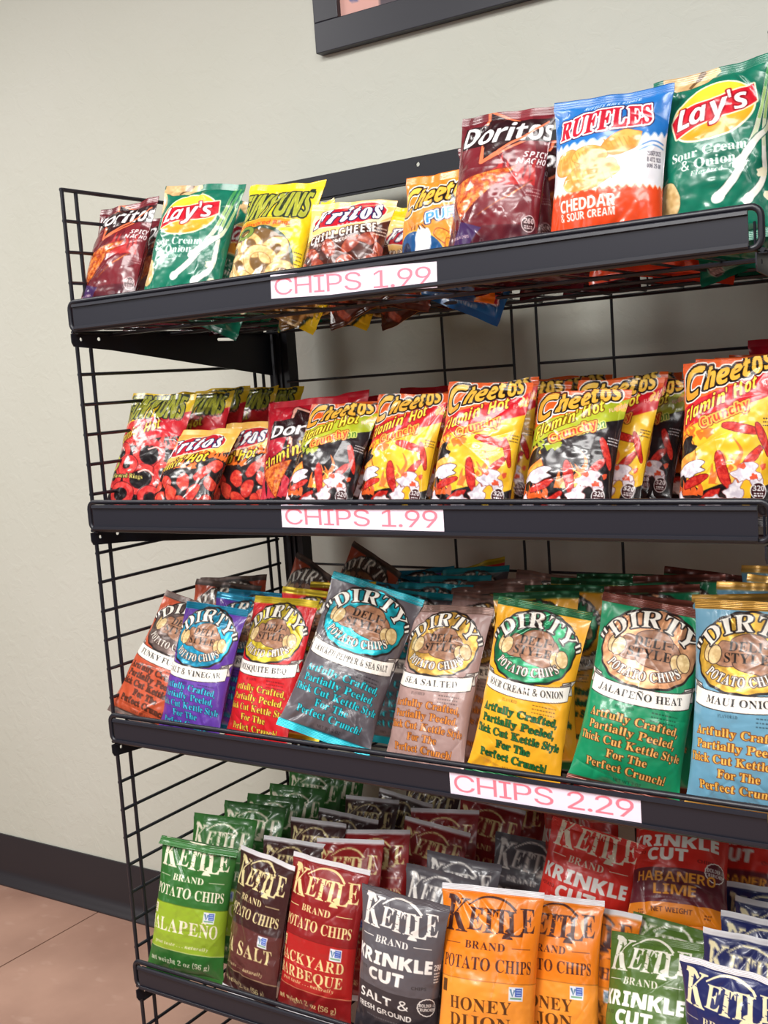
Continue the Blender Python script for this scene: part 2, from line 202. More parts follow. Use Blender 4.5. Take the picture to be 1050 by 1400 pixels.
 ('serifi', 'a'): (64, [[7,-1,3,0,0,2,-2,6,-3,10,-2,15,-1,21,4,31,8,35,12,39,18,42,23,43,28,42,30,37,31,42,42,42,34,15,32,10,32,8,32,6,33,6,36,7,40,12,42,11,35,2,28,-1,23,0,22,5,22,7,23,11,19,5,16,2,12,0], [13,6,15,6,17,8,21,13,25,21,27,28,28,35,27,38,24,39,22,39,20,37,15,31,12,22,10,16,9,11,10,7]]),
 ('serifi', 'd'): (64, [[8,-1,4,0,0,2,-2,6,-2,11,-2,16,-1,21,4,30,11,38,17,42,23,43,27,43,30,41,33,53,34,56,34,58,34,59,33,60,29,61,29,63,38,64,48,66,33,12,32,8,32,7,33,6,36,7,39,12,42,11,34,2,31,-1,28,-1,23,0,22,5,23,11,19,5,16,2,12,-1], [13,6,16,6,18,8,22,14,25,21,27,29,28,35,27,38,25,40,23,39,21,38,17,32,13,25,10,18,9,11,10,7]]),
 ('serifi', 'e'): (55, [[12,-1,7,0,2,3,-1,7,-2,14,-1,19,1,24,3,29,7,34,11,38,15,41,20,43,25,43,29,43,32,41,34,38,35,35,33,29,29,24,21,20,11,17,10,12,11,9,12,7,14,5,17,5,22,7,27,13,30,12,25,4,19,0], [12,20,16,22,20,24,23,27,25,30,27,33,27,36,26,39,24,40,21,39,18,35,14,29]]),
 ('serifi', 'F'): (74, [[-5,0,-5,2,0,3,3,6,5,12,16,52,17,54,17,57,16,58,15,60,13,61,10,61,10,63,60,63,56,45,53,45,53,47,52,53,49,57,44,59,37,60,34,60,33,59,31,55,25,35,27,35,28,35,34,35,38,37,41,40,44,45,46,45,40,19,38,19,38,21,38,22,37,26,36,28,35,30,32,31,24,32,19,11,18,7,19,5,20,3,22,3,25,2,25,0]]),
 ('serifi', 'g'): (59, [[11,-19,3,-19,-2,-17,-6,-13,-7,-9,-6,-6,-4,-4,-1,-1,5,1,1,4,0,7,0,9,2,12,8,16,5,18,3,21,2,23,1,26,2,31,4,35,7,38,11,41,16,43,21,43,28,42,34,39,42,39,42,35,37,35,37,33,37,31,36,27,34,23,31,19,27,17,22,15,17,15,12,15,10,13,9,12,10,10,13,9,19,7,25,4,30,1,32,-2,33,-5,32,-9,30,-13,26,-15,22,-18,17,-19], [16,17,19,18,21,20,23,23,24,26,26,35,25,39,22,40,19,40,17,38,13,31,12,23,13,19], [12,-16,16,-16,20,-14,22,-12,23,-9,22,-7,19,-5,8,-1,3,-4,1,-9,2,-12,4,-14,8,-16]]),
 ('serifi', 'i'): (44, [[18,52,16,52,14,54,13,56,12,58,13,61,14,63,16,64,18,64,21,64,23,63,24,61,25,58,24,56,23,54,21,52], [7,-1,4,-1,2,1,1,3,0,6,1,9,1,12,6,30,7,33,7,36,6,38,4,38,3,38,3,41,12,42,21,43,13,12,12,8,12,6,13,6,16,8,20,13,22,11,14,2]]),
 ('serifi', 'l'): (41, [[6,-1,3,-1,0,0,-1,3,-1,6,-1,9,0,12,11,52,12,58,11,60,8,61,7,61,7,63,26,66,11,12,10,10,10,8,11,6,12,6,15,7,18,12,20,11,16,6,13,2,9,-1]]),
 ('serifi', 'n'): (67, [[30,-1,25,0,24,6,25,12,28,21,31,31,32,35,31,36,30,36,25,34,19,27,14,15,9,0,-2,0,6,30,7,34,7,36,6,38,3,38,3,38,2,41,21,43,16,27,21,34,26,39,31,42,36,43,41,42,43,36,42,32,40,24,35,8,35,7,36,6,38,6,39,8,43,13,45,11,41,6,37,2,34,-1]]),
 ('serifi', 'o'): (61, [[13,-1,8,0,3,3,0,8,-1,14,-1,19,1,24,3,29,7,34,11,38,15,41,20,43,25,43,31,42,36,39,39,35,40,28,39,23,38,18,35,13,32,9,28,5,24,1,19,-1], [14,2,17,2,19,4,23,10,26,18,28,27,29,34,28,39,24,40,22,40,20,38,16,32,13,24,10,16,10,8,11,3]]),
 ('serifi', 'r'): (53, [[-2,0,6,30,7,34,7,36,6,38,3,38,3,38,2,41,21,43,16,26,20,34,24,39,28,42,31,43,35,42,36,37,36,34,35,32,33,31,31,30,28,31,26,33,25,34,22,31,18,24,13,14,9,0]]),
 ('serifi', 's'): (52, [[13,-1,9,-1,4,1,2,1,0,1,-1,-1,-3,-1,-1,15,2,15,3,8,6,3,11,2,15,3,17,7,16,11,13,15,10,19,5,26,4,32,5,36,7,40,11,42,16,43,20,43,25,42,26,41,27,41,29,42,30,43,32,43,30,29,28,29,24,37,19,40,15,39,14,36,14,32,17,28,20,25,23,21,26,16,27,11,26,8,25,5,23,2,20,0,17,-1]]),
 ('serifi', 't'): (43, [[4,-1,-1,0,-2,5,-2,7,-2,10,6,38,2,38,2,42,11,47,19,56,23,56,19,42,26,42,25,38,18,38,11,14,10,11,9,8,10,6,11,6,14,8,18,13,20,12,16,6,12,2,8,0]]),
 ('serifi', 'u'): (67, [[6,-1,1,0,-1,6,0,10,2,18,5,30,6,36,6,38,3,38,2,38,2,41,10,42,20,43,11,11,11,7,11,6,12,6,18,8,23,16,29,28,33,42,44,42,35,8,35,7,37,6,38,7,39,8,41,10,43,13,45,11,41,6,37,2,34,-1,30,-1,27,-1,25,1,24,3,24,6,25,14,21,7,16,3,11,0]]),
 ('serifi', 'v'): (57, [[7,-1,7,4,6,22,5,32,4,37,1,38,0,38,0,41,14,43,15,41,16,35,17,26,17,16,17,12,22,19,26,24,28,27,29,30,28,32,27,34,25,36,24,38,25,40,26,42,28,43,30,43,32,43,34,42,35,40,36,37,34,31,30,23,23,14,14,4,9,-1]]),
 ('serifi', 'y'): (56, [[-4,-20,-7,-19,-9,-18,-11,-16,-11,-14,-11,-12,-10,-10,-6,-9,-4,-9,-1,-10,3,-12,5,-11,8,-8,11,-4,12,-1,11,4,10,13,8,22,6,30,5,35,3,38,2,39,0,39,-1,39,-1,41,3,42,7,42,12,43,14,41,16,36,18,25,21,11,27,22,29,30,28,32,26,33,24,35,24,38,24,40,25,42,27,43,29,43,32,43,34,42,35,40,35,37,34,31,30,21,24,10,18,-1,10,-10,3,-17,-1,-19]]),
 ('sans', 'A'): (82, [[0,0,24,67,41,67,65,0,50,0,45,16,20,16,15,0], [24,28,41,28,36,44,35,48,34,53,32,57,31,52,30,47,29,44]]),
 ('sans', 'a'): (74, [[20,-1,14,0,8,3,5,8,4,15,5,22,10,27,17,30,27,32,36,32,36,34,35,38,34,40,31,42,28,42,20,41,13,38,9,48,18,51,28,52,38,51,44,48,48,42,50,34,50,0,40,0,37,7,37,7,33,3,30,1,26,0], [25,9,29,10,33,12,35,15,36,20,36,24,30,24,25,23,21,21,19,19,18,15,19,12,20,11,22,10]]),
 ('sans', 'B'): (80, [[8,0,8,67,29,67,41,66,50,63,55,58,57,50,56,45,54,40,51,37,46,36,46,35,52,33,55,31,57,28,58,24,58,19,57,11,52,5,44,1,34,0], [23,41,31,41,36,41,40,42,41,45,42,48,41,52,39,54,35,55,30,55,23,55], [23,12,32,12,37,12,41,14,43,17,43,21,43,24,41,27,37,29,31,29,23,29]]),
 ('sans', 'C'): (77, [[36,-1,26,0,19,3,13,8,9,15,6,24,5,33,6,43,9,51,14,58,20,64,28,67,37,68,47,67,57,63,52,52,44,55,37,56,30,55,24,50,21,43,20,33,21,24,24,17,29,12,37,11,45,12,54,14,54,3,45,0]]),
 ('sans', 'D'): (87, [[8,0,8,67,30,67,39,66,48,63,55,59,60,52,63,44,64,34,63,24,60,15,54,9,43,2,27,0], [23,12,29,12,40,14,47,22,49,34,48,44,44,50,38,54,30,55,23,55]]),
 ('sans', 'd'): (76, [[24,-1,16,1,10,6,6,14,4,26,6,37,10,46,16,51,24,52,29,52,33,50,36,48,39,45,39,45,39,49,38,55,38,71,52,71,52,0,41,0,39,7,38,7,36,4,33,1,29,0], [28,10,33,11,37,14,38,18,39,24,39,25,39,32,37,37,34,40,28,41,24,40,21,37,19,32,18,25,19,19,21,14,24,11]]),
 ('sans', 'E'): (70, [[8,0,8,67,47,67,47,55,23,55,23,41,45,41,45,29,23,29,23,12,47,12,47,0]]),
 ('sans', 'e'): (72, [[31,-1,23,0,17,2,12,6,8,11,5,17,4,25,5,34,7,40,11,46,16,49,22,52,28,52,38,51,45,46,50,39,52,29,52,22,18,22,19,17,22,13,26,10,31,9,40,10,49,14,49,3,41,0], [19,31,38,31,38,36,36,39,33,42,29,42,25,42,22,40,20,36]]),
 ('sans', 'F'): (69, [[8,0,8,67,47,67,47,55,22,55,22,38,45,38,45,27,22,27,22,0]]),
 ('sans', 'G'): (85, [[37,-1,23,1,14,8,7,19,5,34,6,43,10,52,15,59,21,64,30,67,41,68,51,67,60,64,56,53,49,55,40,56,35,56,30,53,26,50,23,45,21,40,20,33,21,27,22,22,24,17,28,14,32,12,38,11,43,11,47,12,47,26,34,26,34,38,61,38,61,3,50,0]]),
 ('sans', 'g'): (76, [[27,-23,16,-22,7,-20,7,-8,17,-11,27,-12,33,-11,37,-7,38,-1,38,0,38,4,39,7,38,7,35,3,32,1,28,0,24,-1,15,1,9,6,6,14,4,26,6,37,9,45,16,51,24,52,32,50,39,45,39,45,40,51,52,51,52,0,51,-10,46,-17,38,-21], [29,10,33,11,37,13,38,17,39,24,39,25,38,33,37,37,33,40,28,41,23,39,20,34,19,25,20,17,23,12]]),
 ('sans', 'H'): (89, [[8,0,8,67,23,67,23,41,49,41,49,67,63,67,63,0,49,0,49,29,23,29,23,0]]),
 ('sans', 'I'): (53, [[3,0,3,8,11,12,11,55,3,59,3,67,34,67,34,59,25,55,25,12,34,8,34,0]]),
 ('sans', 'i'): (46, [[14,58,11,58,9,59,7,61,7,65,7,68,9,70,11,71,14,71,17,71,20,70,21,68,22,65,21,61,20,59,17,58], [7,0,7,51,21,51,21,0]]),
 ('sans', 'K'): (79, [[8,0,8,67,23,67,23,36,25,40,28,44,46,67,62,67,39,37,62,0,46,0,29,28,23,24,23,0]]),
 ('sans', 'L'): (70, [[8,0,8,67,23,67,23,12,50,12,50,0]]),
 ('sans', 'l'): (46, [[7,0,7,71,21,71,21,0]]),
 ('sans', 'M'): (106, [[8,0,8,67,28,67,44,16,44,16,61,67,80,67,80,0,67,0,67,32,67,39,67,47,68,53,67,53,50,0,37,0,21,53,20,53,21,47,21,39,21,31,21,0]]),
 ('sans', 'N'): (93, [[8,0,8,67,26,67,56,17,56,17,55,26,55,35,55,67,68,67,68,0,50,0,21,51,20,51,21,41,21,32,21,0]]),
 ('sans', 'n'): (79, [[7,0,7,51,18,51,20,45,21,45,24,48,27,50,32,52,36,52,44,51,50,48,53,42,55,33,55,0,41,0,41,30,40,35,39,38,36,40,32,41,27,40,24,37,22,31,21,24,21,0]]),
 ('sans', 'O'): (92, [[37,-1,27,0,19,3,13,9,9,16,6,24,5,34,6,44,9,52,13,59,19,64,27,67,38,68,47,67,55,64,62,59,66,52,69,43,69,34,69,24,66,15,62,9,55,3,47,0], [37,11,45,13,50,17,53,24,54,34,53,43,50,50,45,55,38,56,30,55,24,50,21,43,20,34,21,24,24,17,30,13]]),
 ('sans', 'o'): (75, [[29,-1,22,0,16,2,11,6,7,11,5,18,4,26,6,37,11,45,19,51,29,52,36,52,42,49,47,45,51,40,53,34,54,26,52,14,47,6,39,1], [29,10,34,11,37,14,39,19,40,26,39,32,37,37,34,40,29,41,24,40,21,37,19,32,19,26,19,19,21,14,24,11]]),
 ('sans', 'P'): (76, [[8,0,8,67,30,67,41,66,49,62,53,55,55,46,54,41,52,35,49,31,44,27,38,25,29,24,23,24,23,0], [23,36,27,36,33,36,37,38,40,41,40,46,39,51,35,54,29,55,23,55]]),
 ('sans', 'R'): (79, [[8,0,8,67,28,67,40,66,48,62,53,56,55,47,54,43,53,39,48,33,42,29,62,0,46,0,30,26,23,26,23,0], [23,37,27,37,33,38,37,40,40,43,40,47,40,51,37,53,33,55,27,55,23,55]]),
 ('sans', 'r'): (60, [[7,0,7,51,18,51,20,43,21,43,23,46,27,49,31,52,36,52,38,52,41,52,40,39,38,39,36,39,29,38,26,36,23,34,22,31,21,26,21,0]]),
 ('sans', 'S'): (69, [[23,-1,13,0,4,3,4,16,14,13,19,11,24,11,29,11,32,13,34,15,34,18,33,21,30,24,21,29,16,32,11,35,7,41,5,45,5,49,7,57,11,63,18,67,28,68,38,67,48,63,43,52,35,55,27,56,24,56,21,54,20,52,19,49,20,46,22,44,32,39,40,34,44,31,46,27,48,23,48,19,46,11,42,4,34,0]]),
 ('sans', 's'): (64, [[21,-1,12,0,4,2,4,14,13,11,22,9,25,10,28,11,29,12,29,14,29,16,26,18,18,22,10,26,8,28,6,31,5,34,4,38,6,44,10,49,16,51,25,52,34,51,43,48,38,38,31,41,24,42,20,41,18,39,19,36,22,34,29,31,36,28,39,25,41,23,43,19,43,15,42,8,38,3,31,0]]),
 ('sans', 'T'): (71, [[20,0,20,55,2,55,2,67,53,67,53,55,34,55,34,0]]),
 ('sans', 't'): (58, [[25,-1,21,-1,17,1,13,3,11,6,9,10,9,16,9,41,2,41,2,47,10,51,14,62,23,62,23,51,37,51,37,41,23,41,23,16,23,14,25,12,26,11,29,10,33,11,38,12,38,1,32,0]]),
 ('sans', 'U'): (88, [[35,-1,24,1,15,6,10,14,8,24,8,67,22,67,22,26,23,19,26,14,30,12,36,11,42,12,46,15,48,19,49,26,49,67,63,67,63,24,62,17,60,11,56,6,51,2,44,0]]),
 ('sans', 'V'): (78, [[23,0,0,67,14,67,27,27,28,23,30,18,31,12,32,18,33,23,34,27,47,67,61,67,38,0]]),
 ('sans', 'v'): (70, [[20,0,0,51,15,51,25,22,26,17,27,12,27,12,29,22,39,51,53,51,34,0]]),
 ('sans', 'W'): (108, [[17,0,0,67,14,67,23,30,24,25,25,18,26,13,27,18,28,25,29,30,39,67,52,67,62,30,63,25,64,18,65,13,66,18,67,25,68,30,77,67,91,67,74,0,58,0,49,35,48,38,47,43,46,48,45,51,45,48,44,43,43,38,42,35,33,0]]),
 ('sans', 'Y'): (76, [[22,0,22,26,0,67,15,67,29,39,43,67,59,67,36,26,36,0]]),
 ('sans', 'Z'): (71, [[2,0,2,9,34,55,3,55,3,67,51,67,51,58,19,12,52,12,52,0]]),
 ('sans', '0'): (71, [[27,-1,16,1,9,8,5,19,3,34,4,44,6,52,9,59,13,64,19,67,27,68,37,66,45,59,49,48,50,34,50,24,48,15,45,8,41,3,35,0], [27,11,31,12,34,16,36,23,36,34,36,44,34,51,31,55,27,57,22,55,19,51,18,44,17,34,18,24,19,16,22,12]]),
 ('sans', '1'): (71, [[25,0,25,39,25,45,25,52,23,50,20,48,12,41,6,50,27,67,39,67,39,0]]),
 ('sans', '2'): (71, [[4,0,4,10,21,27,29,36,33,42,35,48,34,52,32,54,30,56,27,56,23,56,19,54,11,49,4,58,10,63,17,67,22,68,28,68,34,67,39,66,43,63,46,59,48,55,49,50,48,45,47,40,44,35,40,31,30,21,21,13,21,12,51,12,51,0]]),
 ('sans', '3'): (71, [[23,-1,13,0,4,3,4,15,13,11,21,10,28,11,32,13,34,16,35,20,34,25,32,27,29,28,19,29,14,29,14,40,19,40,25,40,29,41,31,43,33,44,34,49,34,52,32,55,29,56,25,57,20,56,16,55,10,52,4,61,13,66,19,68,26,68,35,67,42,64,47,59,48,52,47,46,44,41,39,38,34,35,34,35,41,33,46,30,49,26,50,20,49,14,47,9,44,5,38,2,31,0]]),
 ('sans', '4'): (71, [[30,0,30,14,2,14,2,24,31,67,44,67,44,25,52,25,52,14,44,14,44,0], [14,25,30,25,30,36,30,42,31,47,31,51,30,51,29,47,26,44]]),
 ('sans', '5'): (71, [[23,-1,13,0,5,3,5,15,13,12,22,11,28,11,32,13,34,17,35,21,34,27,29,30,22,31,16,31,12,30,6,33,8,67,45,67,45,55,21,55,20,42,23,43,28,43,34,42,39,41,43,38,47,34,49,29,49,22,48,13,43,5,34,1]]),
 ('sans', '6'): (71, [[28,-1,21,0,15,2,10,6,7,12,4,19,3,28,4,40,7,51,10,55,13,60,17,63,23,66,29,67,37,68,42,68,46,67,46,56,42,57,38,57,30,56,25,54,21,51,19,47,17,42,16,36,17,36,19,39,22,41,26,43,31,44,39,42,46,38,49,31,51,22,49,13,45,5,37,1], [28,10,31,11,34,13,36,17,37,22,36,27,35,30,32,32,28,33,22,31,19,28,17,23,19,17,22,12,25,11]]),
 ('sans', '7'): (71, [[10,0,36,55,3,55,3,67,51,67,51,58,25,0]]),
 ('sans', '8'): (71, [[27,-1,17,0,9,4,5,10,3,17,4,23,7,28,11,32,16,35,12,38,9,42,6,46,5,52,6,57,8,61,12,64,16,66,21,68,27,68,32,68,38,66,42,64,45,61,48,57,48,52,47,46,45,42,41,38,36,35,43,31,48,25,50,22,50,17,50,12,47,8,44,4,39,1,33,0], [27,41,33,45,34,47,35,51,34,54,33,56,30,57,27,58,24,57,21,56,19,54,19,51,19,48,21,45], [27,9,31,10,35,12,37,14,37,18,36,22,32,26,27,29,26,29,22,27,19,24,17,21,16,18,17,15,19,12,22,10]]),
 ('sans', '9'): (71, [[17,-1,12,-1,8,0,8,11,12,10,16,10,23,11,29,13,33,16,35,20,37,25,37,31,37,31,32,26,28,24,22,23,14,25,8,29,4,36,3,45,5,54,9,62,16,66,26,68,32,67,38,65,43,61,47,55,50,48,50,38,50,27,47,16,44,12,41,7,36,4,31,1,24,0], [26,34,31,36,35,39,36,44,35,50,32,55,29,56,26,57,22,56,19,54,17,50,17,45,17,40,19,37,22,35]]),
 ('sans', '&'): (75, [[28,-1,21,0,15,2,11,5,8,9,5,13,5,19,5,23,7,27,12,33,20,39,30,47,33,49,36,52,37,57,36,60,34,62,32,64,28,65,24,63,20,60,19,56,20,51,24,46,29,40,61,0,51,0,24,32,17,41,12,48,11,52,11,56,11,60,13,64,15,67,19,70,23,71,28,72,33,71,37,70,41,67,43,64,45,61,45,57,44,51,41,45,36,41,22,30,18,27,15,24,14,22,14,18,14,15,15,12,17,10,20,8,23,7,27,7,31,7,35,8,42,13,45,17,47,21,48,26,49,31,57,31,57,25,56,20,52,13,48,9,47,7,43,3,38,1,33,0]]),
 ('sans', '!'): (40, [[9,22,9,71,18,71,18,22], [14,-1,11,0,9,1,8,3,7,6,8,8,9,10,11,12,14,12,16,12,18,10,20,8,20,6,20,3,18,1,16,0]]),
 ('sans', "'"): (41, [[11,44,10,71,19,71,18,44]]),
 ('sansi', 'A'): (76, [[-6,0,30,67,47,67,53,0,40,0,39,16,17,16,9,0], [23,28,38,28,37,45,36,51,36,57,36,57,34,51,31,46]]),
 ('sansi', 'a'): (73, [[19,-1,15,0,12,1,9,3,6,7,5,12,4,18,5,24,6,30,8,36,11,41,14,46,18,49,23,52,28,52,32,52,36,50,39,48,41,45,41,45,44,51,54,51,43,0,33,0,34,7,33,7,27,1,23,0], [24,10,27,11,29,13,34,18,36,26,37,34,36,37,35,39,33,41,30,41,28,41,26,39,22,34,19,26,18,18,20,12]]),
 ('sansi', 'C'): (74, [[30,-1,20,1,12,6,7,15,6,25,7,37,11,49,14,54,18,59,23,63,28,66,35,68,42,68,47,68,52,67,61,63,56,52,49,55,42,56,36,56,32,53,28,50,25,46,21,36,20,26,21,19,23,15,27,12,33,11,41,12,49,15,49,3,41,0,36,-1]]),
 ('sansi', 'c'): (62, [[23,-1,18,0,14,1,10,3,7,7,5,12,4,18,5,25,6,31,8,37,11,42,15,46,20,50,25,52,31,52,40,51,46,49,42,38,37,40,32,41,28,40,24,38,22,34,20,30,18,19,19,15,20,13,23,11,26,10,32,11,39,14,39,3,32,0]]),
 ('sansi', 'D'): (81, [[2,0,17,67,35,67,46,65,54,61,59,53,61,42,60,30,56,20,51,11,44,5,34,1,23,0], [19,12,24,12,31,13,36,16,41,21,44,27,46,34,46,41,45,47,43,52,39,55,33,55,28,55]]),
 ('sansi', 'E'): (68, [[2,0,17,67,54,67,52,55,28,55,25,41,47,41,44,29,23,29,19,12,42,12,40,0]]),
 ('sansi', 'e'): (69, [[24,-1,16,0,10,4,6,10,4,19,5,25,6,31,8,37,11,42,15,46,20,50,26,52,33,52,40,51,46,48,49,44,50,38,48,31,43,25,34,22,20,20,18,20,18,19,18,19,19,15,20,12,23,10,27,9,35,10,42,13,42,3,34,0], [20,30,22,30,29,30,33,32,36,35,37,38,36,41,32,42,27,41,22,36]]),
 ('sansi', 'F'): (67, [[2,0,17,67,54,67,52,55,28,55,25,38,46,38,44,27,22,27,16,0]]),
 ('sansi', 'G'): (82, [[30,-1,20,1,12,6,7,14,6,25,6,34,8,42,11,49,16,55,21,61,28,65,36,67,45,68,55,67,64,64,58,52,52,55,44,56,38,55,34,53,29,50,26,46,23,42,21,37,20,26,21,20,23,15,27,12,33,11,38,11,41,12,44,26,32,26,35,38,60,38,53,3,43,0,38,-1]]),
 ('sansi', 'H'): (83, [[2,0,17,67,31,67,25,41,47,41,52,67,66,67,52,0,38,0,44,29,23,29,16,0]]),
 ('sansi', 'h'): (74, [[2,0,17,71,31,71,28,59,27,53,25,48,24,44,24,44,31,50,34,52,39,52,45,51,49,48,51,44,52,38,51,29,45,0,31,0,37,30,38,35,37,40,33,41,30,40,27,38,25,35,23,31,20,21,16,0]]),
 ('sansi', 'I'): (53, [[-3,0,-1,8,8,12,17,55,10,59,11,67,41,67,39,59,31,55,22,12,29,8,27,0]]),
 ('sansi', 'i'): (45, [[22,58,17,59,15,61,15,63,15,67,17,69,20,71,23,71,28,70,29,69,30,66,29,63,28,60,25,58], [2,0,13,51,26,51,16,0]]),
 ('sansi', 'L'): (66, [[2,0,17,67,31,67,19,12,42,12,40,0]]),
 ('sansi', 'l'): (45, [[2,0,17,71,31,71,16,0]]),
 ('sansi', 'm'): (102, [[2,0,13,51,23,51,22,42,23,42,26,46,29,49,34,52,39,52,43,52,47,50,49,46,51,42,51,42,54,46,58,49,62,52,68,52,73,51,77,48,79,44,80,38,79,29,73,0,59,0,66,30,66,35,65,40,62,41,59,40,56,38,54,35,52,31,49,21,44,0,31,0,37,30,38,35,36,40,33,41,30,40,27,38,25,35,23,31,20,21,16,0]]),
 ('sansi', 'N'): (88, [[2,0,17,67,33,67,49,18,49,18,50,23,51,29,52,35,59,67,71,67,57,0,42,0,25,51,25,51,24,48,24,43,23,37,22,32,15,0]]),
 ('sansi', 'n'): (74, [[2,0,13,51,23,51,22,42,23,42,26,46,29,49,34,52,39,52,45,51,49,48,51,44,52,38,51,29,45,0,31,0,37,30,38,35,37,40,33,41,30,40,27,38,25,35,23,31,20,21,16,0]]),
 ('sansi', 'O'): (86, [[31,-1,20,1,12,6,7,14,6,25,6,32,8,40,10,48,14,54,19,60,25,64,33,67,41,68,52,66,60,61,64,53,66,43,65,35,64,27,61,20,57,13,52,7,46,3,39,0], [32,11,37,12,42,15,46,20,49,26,51,34,51,43,51,48,49,53,45,55,40,56,36,56,32,54,29,51,26,47,23,42,21,37,20,31,20,25,21,19,23,14,27,12]]),
 ('sansi', 'o'): (72, [[24,-1,18,0,14,1,10,4,7,8,5,13,4,19,5,25,6,32,8,37,11,42,15,47,19,50,25,52,31,52,39,51,46,47,50,41,51,32,50,26,49,20,47,14,44,9,41,5,36,2,30,0], [25,10,28,11,31,13,34,17,36,21,37,32,37,36,35,38,33,40,30,41,27,40,25,39,21,33,19,26,18,19,20,12]]),
 ('sansi', 'P'): (74, [[2,0,17,67,35,67,43,67,48,65,53,62,56,58,57,53,58,48,57,40,54,34,49,30,44,26,37,25,29,24,21,24,16,0], [24,36,30,36,35,36,40,39,43,42,44,47,41,53,35,55,28,55]]),
 ('sansi', 'R'): (74, [[2,0,17,67,33,67,42,66,49,63,53,57,55,49,54,41,51,36,46,31,40,28,52,0,37,0,27,26,22,26,16,0], [24,37,28,37,33,38,37,40,40,43,41,48,38,54,32,55,28,55]]),
 ('sansi', 'r'): (57, [[2,0,13,51,23,51,22,42,23,42,26,46,30,50,34,52,39,52,41,52,43,52,40,38,38,39,35,39,31,38,26,35,23,30,20,23,16,0]]),
 ('sansi', 'S'): (67, [[18,-1,9,0,2,3,2,16,10,12,18,11,23,11,26,13,28,15,29,18,29,22,27,24,21,29,16,34,11,40,10,43,10,48,10,53,13,58,16,62,21,65,26,67,33,68,42,67,51,64,46,53,39,55,33,56,29,56,27,54,25,52,24,49,25,45,26,43,32,38,37,34,41,30,43,25,43,20,43,13,40,8,36,4,31,1,25,0]]),
 ('sansi', 's'): (61, [[16,-1,8,0,1,2,1,13,8,10,16,9,22,11,23,12,24,15,23,18,16,22,12,25,9,28,7,32,6,36,8,43,12,48,18,51,26,52,35,51,43,48,38,38,32,41,26,42,22,41,21,40,20,38,22,34,27,31,32,28,35,25,37,22,38,17,37,9,32,4,25,0]]),
 ('sansi', 't'): (55, [[19,-1,13,0,9,2,6,5,5,11,6,16,11,41,4,41,6,48,15,51,21,62,30,62,27,51,40,51,38,41,25,41,20,16,20,14,21,11,24,10,27,11,31,12,31,2,26,0]]),
 ('sansi', 'U'): (82, [[28,-1,19,0,12,4,8,10,6,18,7,21,7,25,16,67,30,67,21,25,20,19,23,13,29,11,34,12,38,15,41,19,43,25,52,67,66,67,57,24,55,17,52,11,48,6,42,2,36,0]]),
 ('sansi', 'u'): (74, [[18,-1,12,0,8,3,6,8,5,14,5,18,6,24,12,51,26,51,20,21,19,16,20,12,24,10,27,11,29,13,32,16,34,20,37,30,41,51,55,51,44,0,34,0,35,9,34,9,31,5,27,2,23,0]]),
 ('sansi', 'V'): (72, [[14,0,8,67,22,67,24,27,24,20,24,14,25,14,27,20,30,27,49,67,64,67,30,0]]),
 ('sansi', 'Y'): (70, [[14,0,19,26,9,67,23,67,29,40,46,67,62,67,33,26,28,0]]),
 ('sansi', 'y'): (66, [[0,-23,-4,-22,-6,-22,-6,-11,-4,-11,-1,-11,3,-11,6,-9,11,-2,12,0,5,51,18,51,21,28,21,21,21,14,22,14,24,20,27,27,39,51,54,51,22,-7,18,-14,13,-19,7,-22]]),
 ('plain', 'C'): (84, [[37,-1,29,0,21,3,15,9,10,16,7,25,6,36,7,46,10,55,15,62,21,68,29,71,37,72,43,72,48,71,52,69,56,66,60,63,63,59,65,54,66,49,57,49,55,55,50,60,44,63,37,64,31,63,26,61,21,56,17,51,15,44,14,36,15,27,18,20,21,15,26,11,31,8,37,7,44,8,50,11,55,16,57,22,66,22,65,17,63,13,60,9,56,5,52,3,48,1,43,-1]]),
 ('plain', 'H'): (85, [[8,0,8,71,17,71,17,40,55,40,55,71,64,71,64,0,55,0,55,32,17,32,17,0]]),
 ('plain', 'I'): (54, [[4,0,4,8,17,8,17,63,4,63,4,71,38,71,38,63,26,63,26,8,38,8,38,0]]),
 ('plain', 'P'): (75, [[8,0,8,71,33,71,40,70,47,68,51,65,55,60,57,55,57,49,57,43,55,37,51,33,47,29,40,27,33,26,15,26,15,34,33,34,38,34,42,36,45,38,47,41,48,45,48,49,48,53,47,56,45,59,42,61,38,63,33,63,17,63,17,0]]),
 ('plain', 'S'): (75, [[31,-1,24,-1,18,1,13,4,9,8,6,13,5,19,15,19,15,15,17,12,20,10,23,8,31,7,36,7,40,8,43,10,46,13,48,16,48,20,48,23,46,25,41,29,34,31,26,34,18,36,12,40,8,46,7,52,8,58,10,63,14,67,19,70,25,72,32,72,38,72,44,70,49,67,53,63,55,58,56,53,47,53,46,58,42,61,37,63,31,64,27,64,23,63,20,61,18,59,17,56,16,53,17,49,18,47,24,43,30,41,37,39,44,37,50,33,55,28,57,24,57,19,56,14,54,9,50,5,45,1,39,-1]]),
 ('plain', '1'): (76, [[11,0,11,8,55,8,55,0], [39,71,39,0,30,0,30,63,29,63,12,50,12,60,28,71]]),
 ('plain', '2'): (76, [[9,0,9,7,33,32,40,40,43,46,45,52,44,56,43,59,41,61,38,63,35,64,31,64,27,64,24,63,21,61,19,58,18,55,18,51,9,51,10,57,12,62,16,66,20,69,25,71,31,72,38,72,43,70,47,66,51,62,53,58,53,52,52,44,50,41,47,36,37,25,21,8,21,8,54,8,54,0]]),
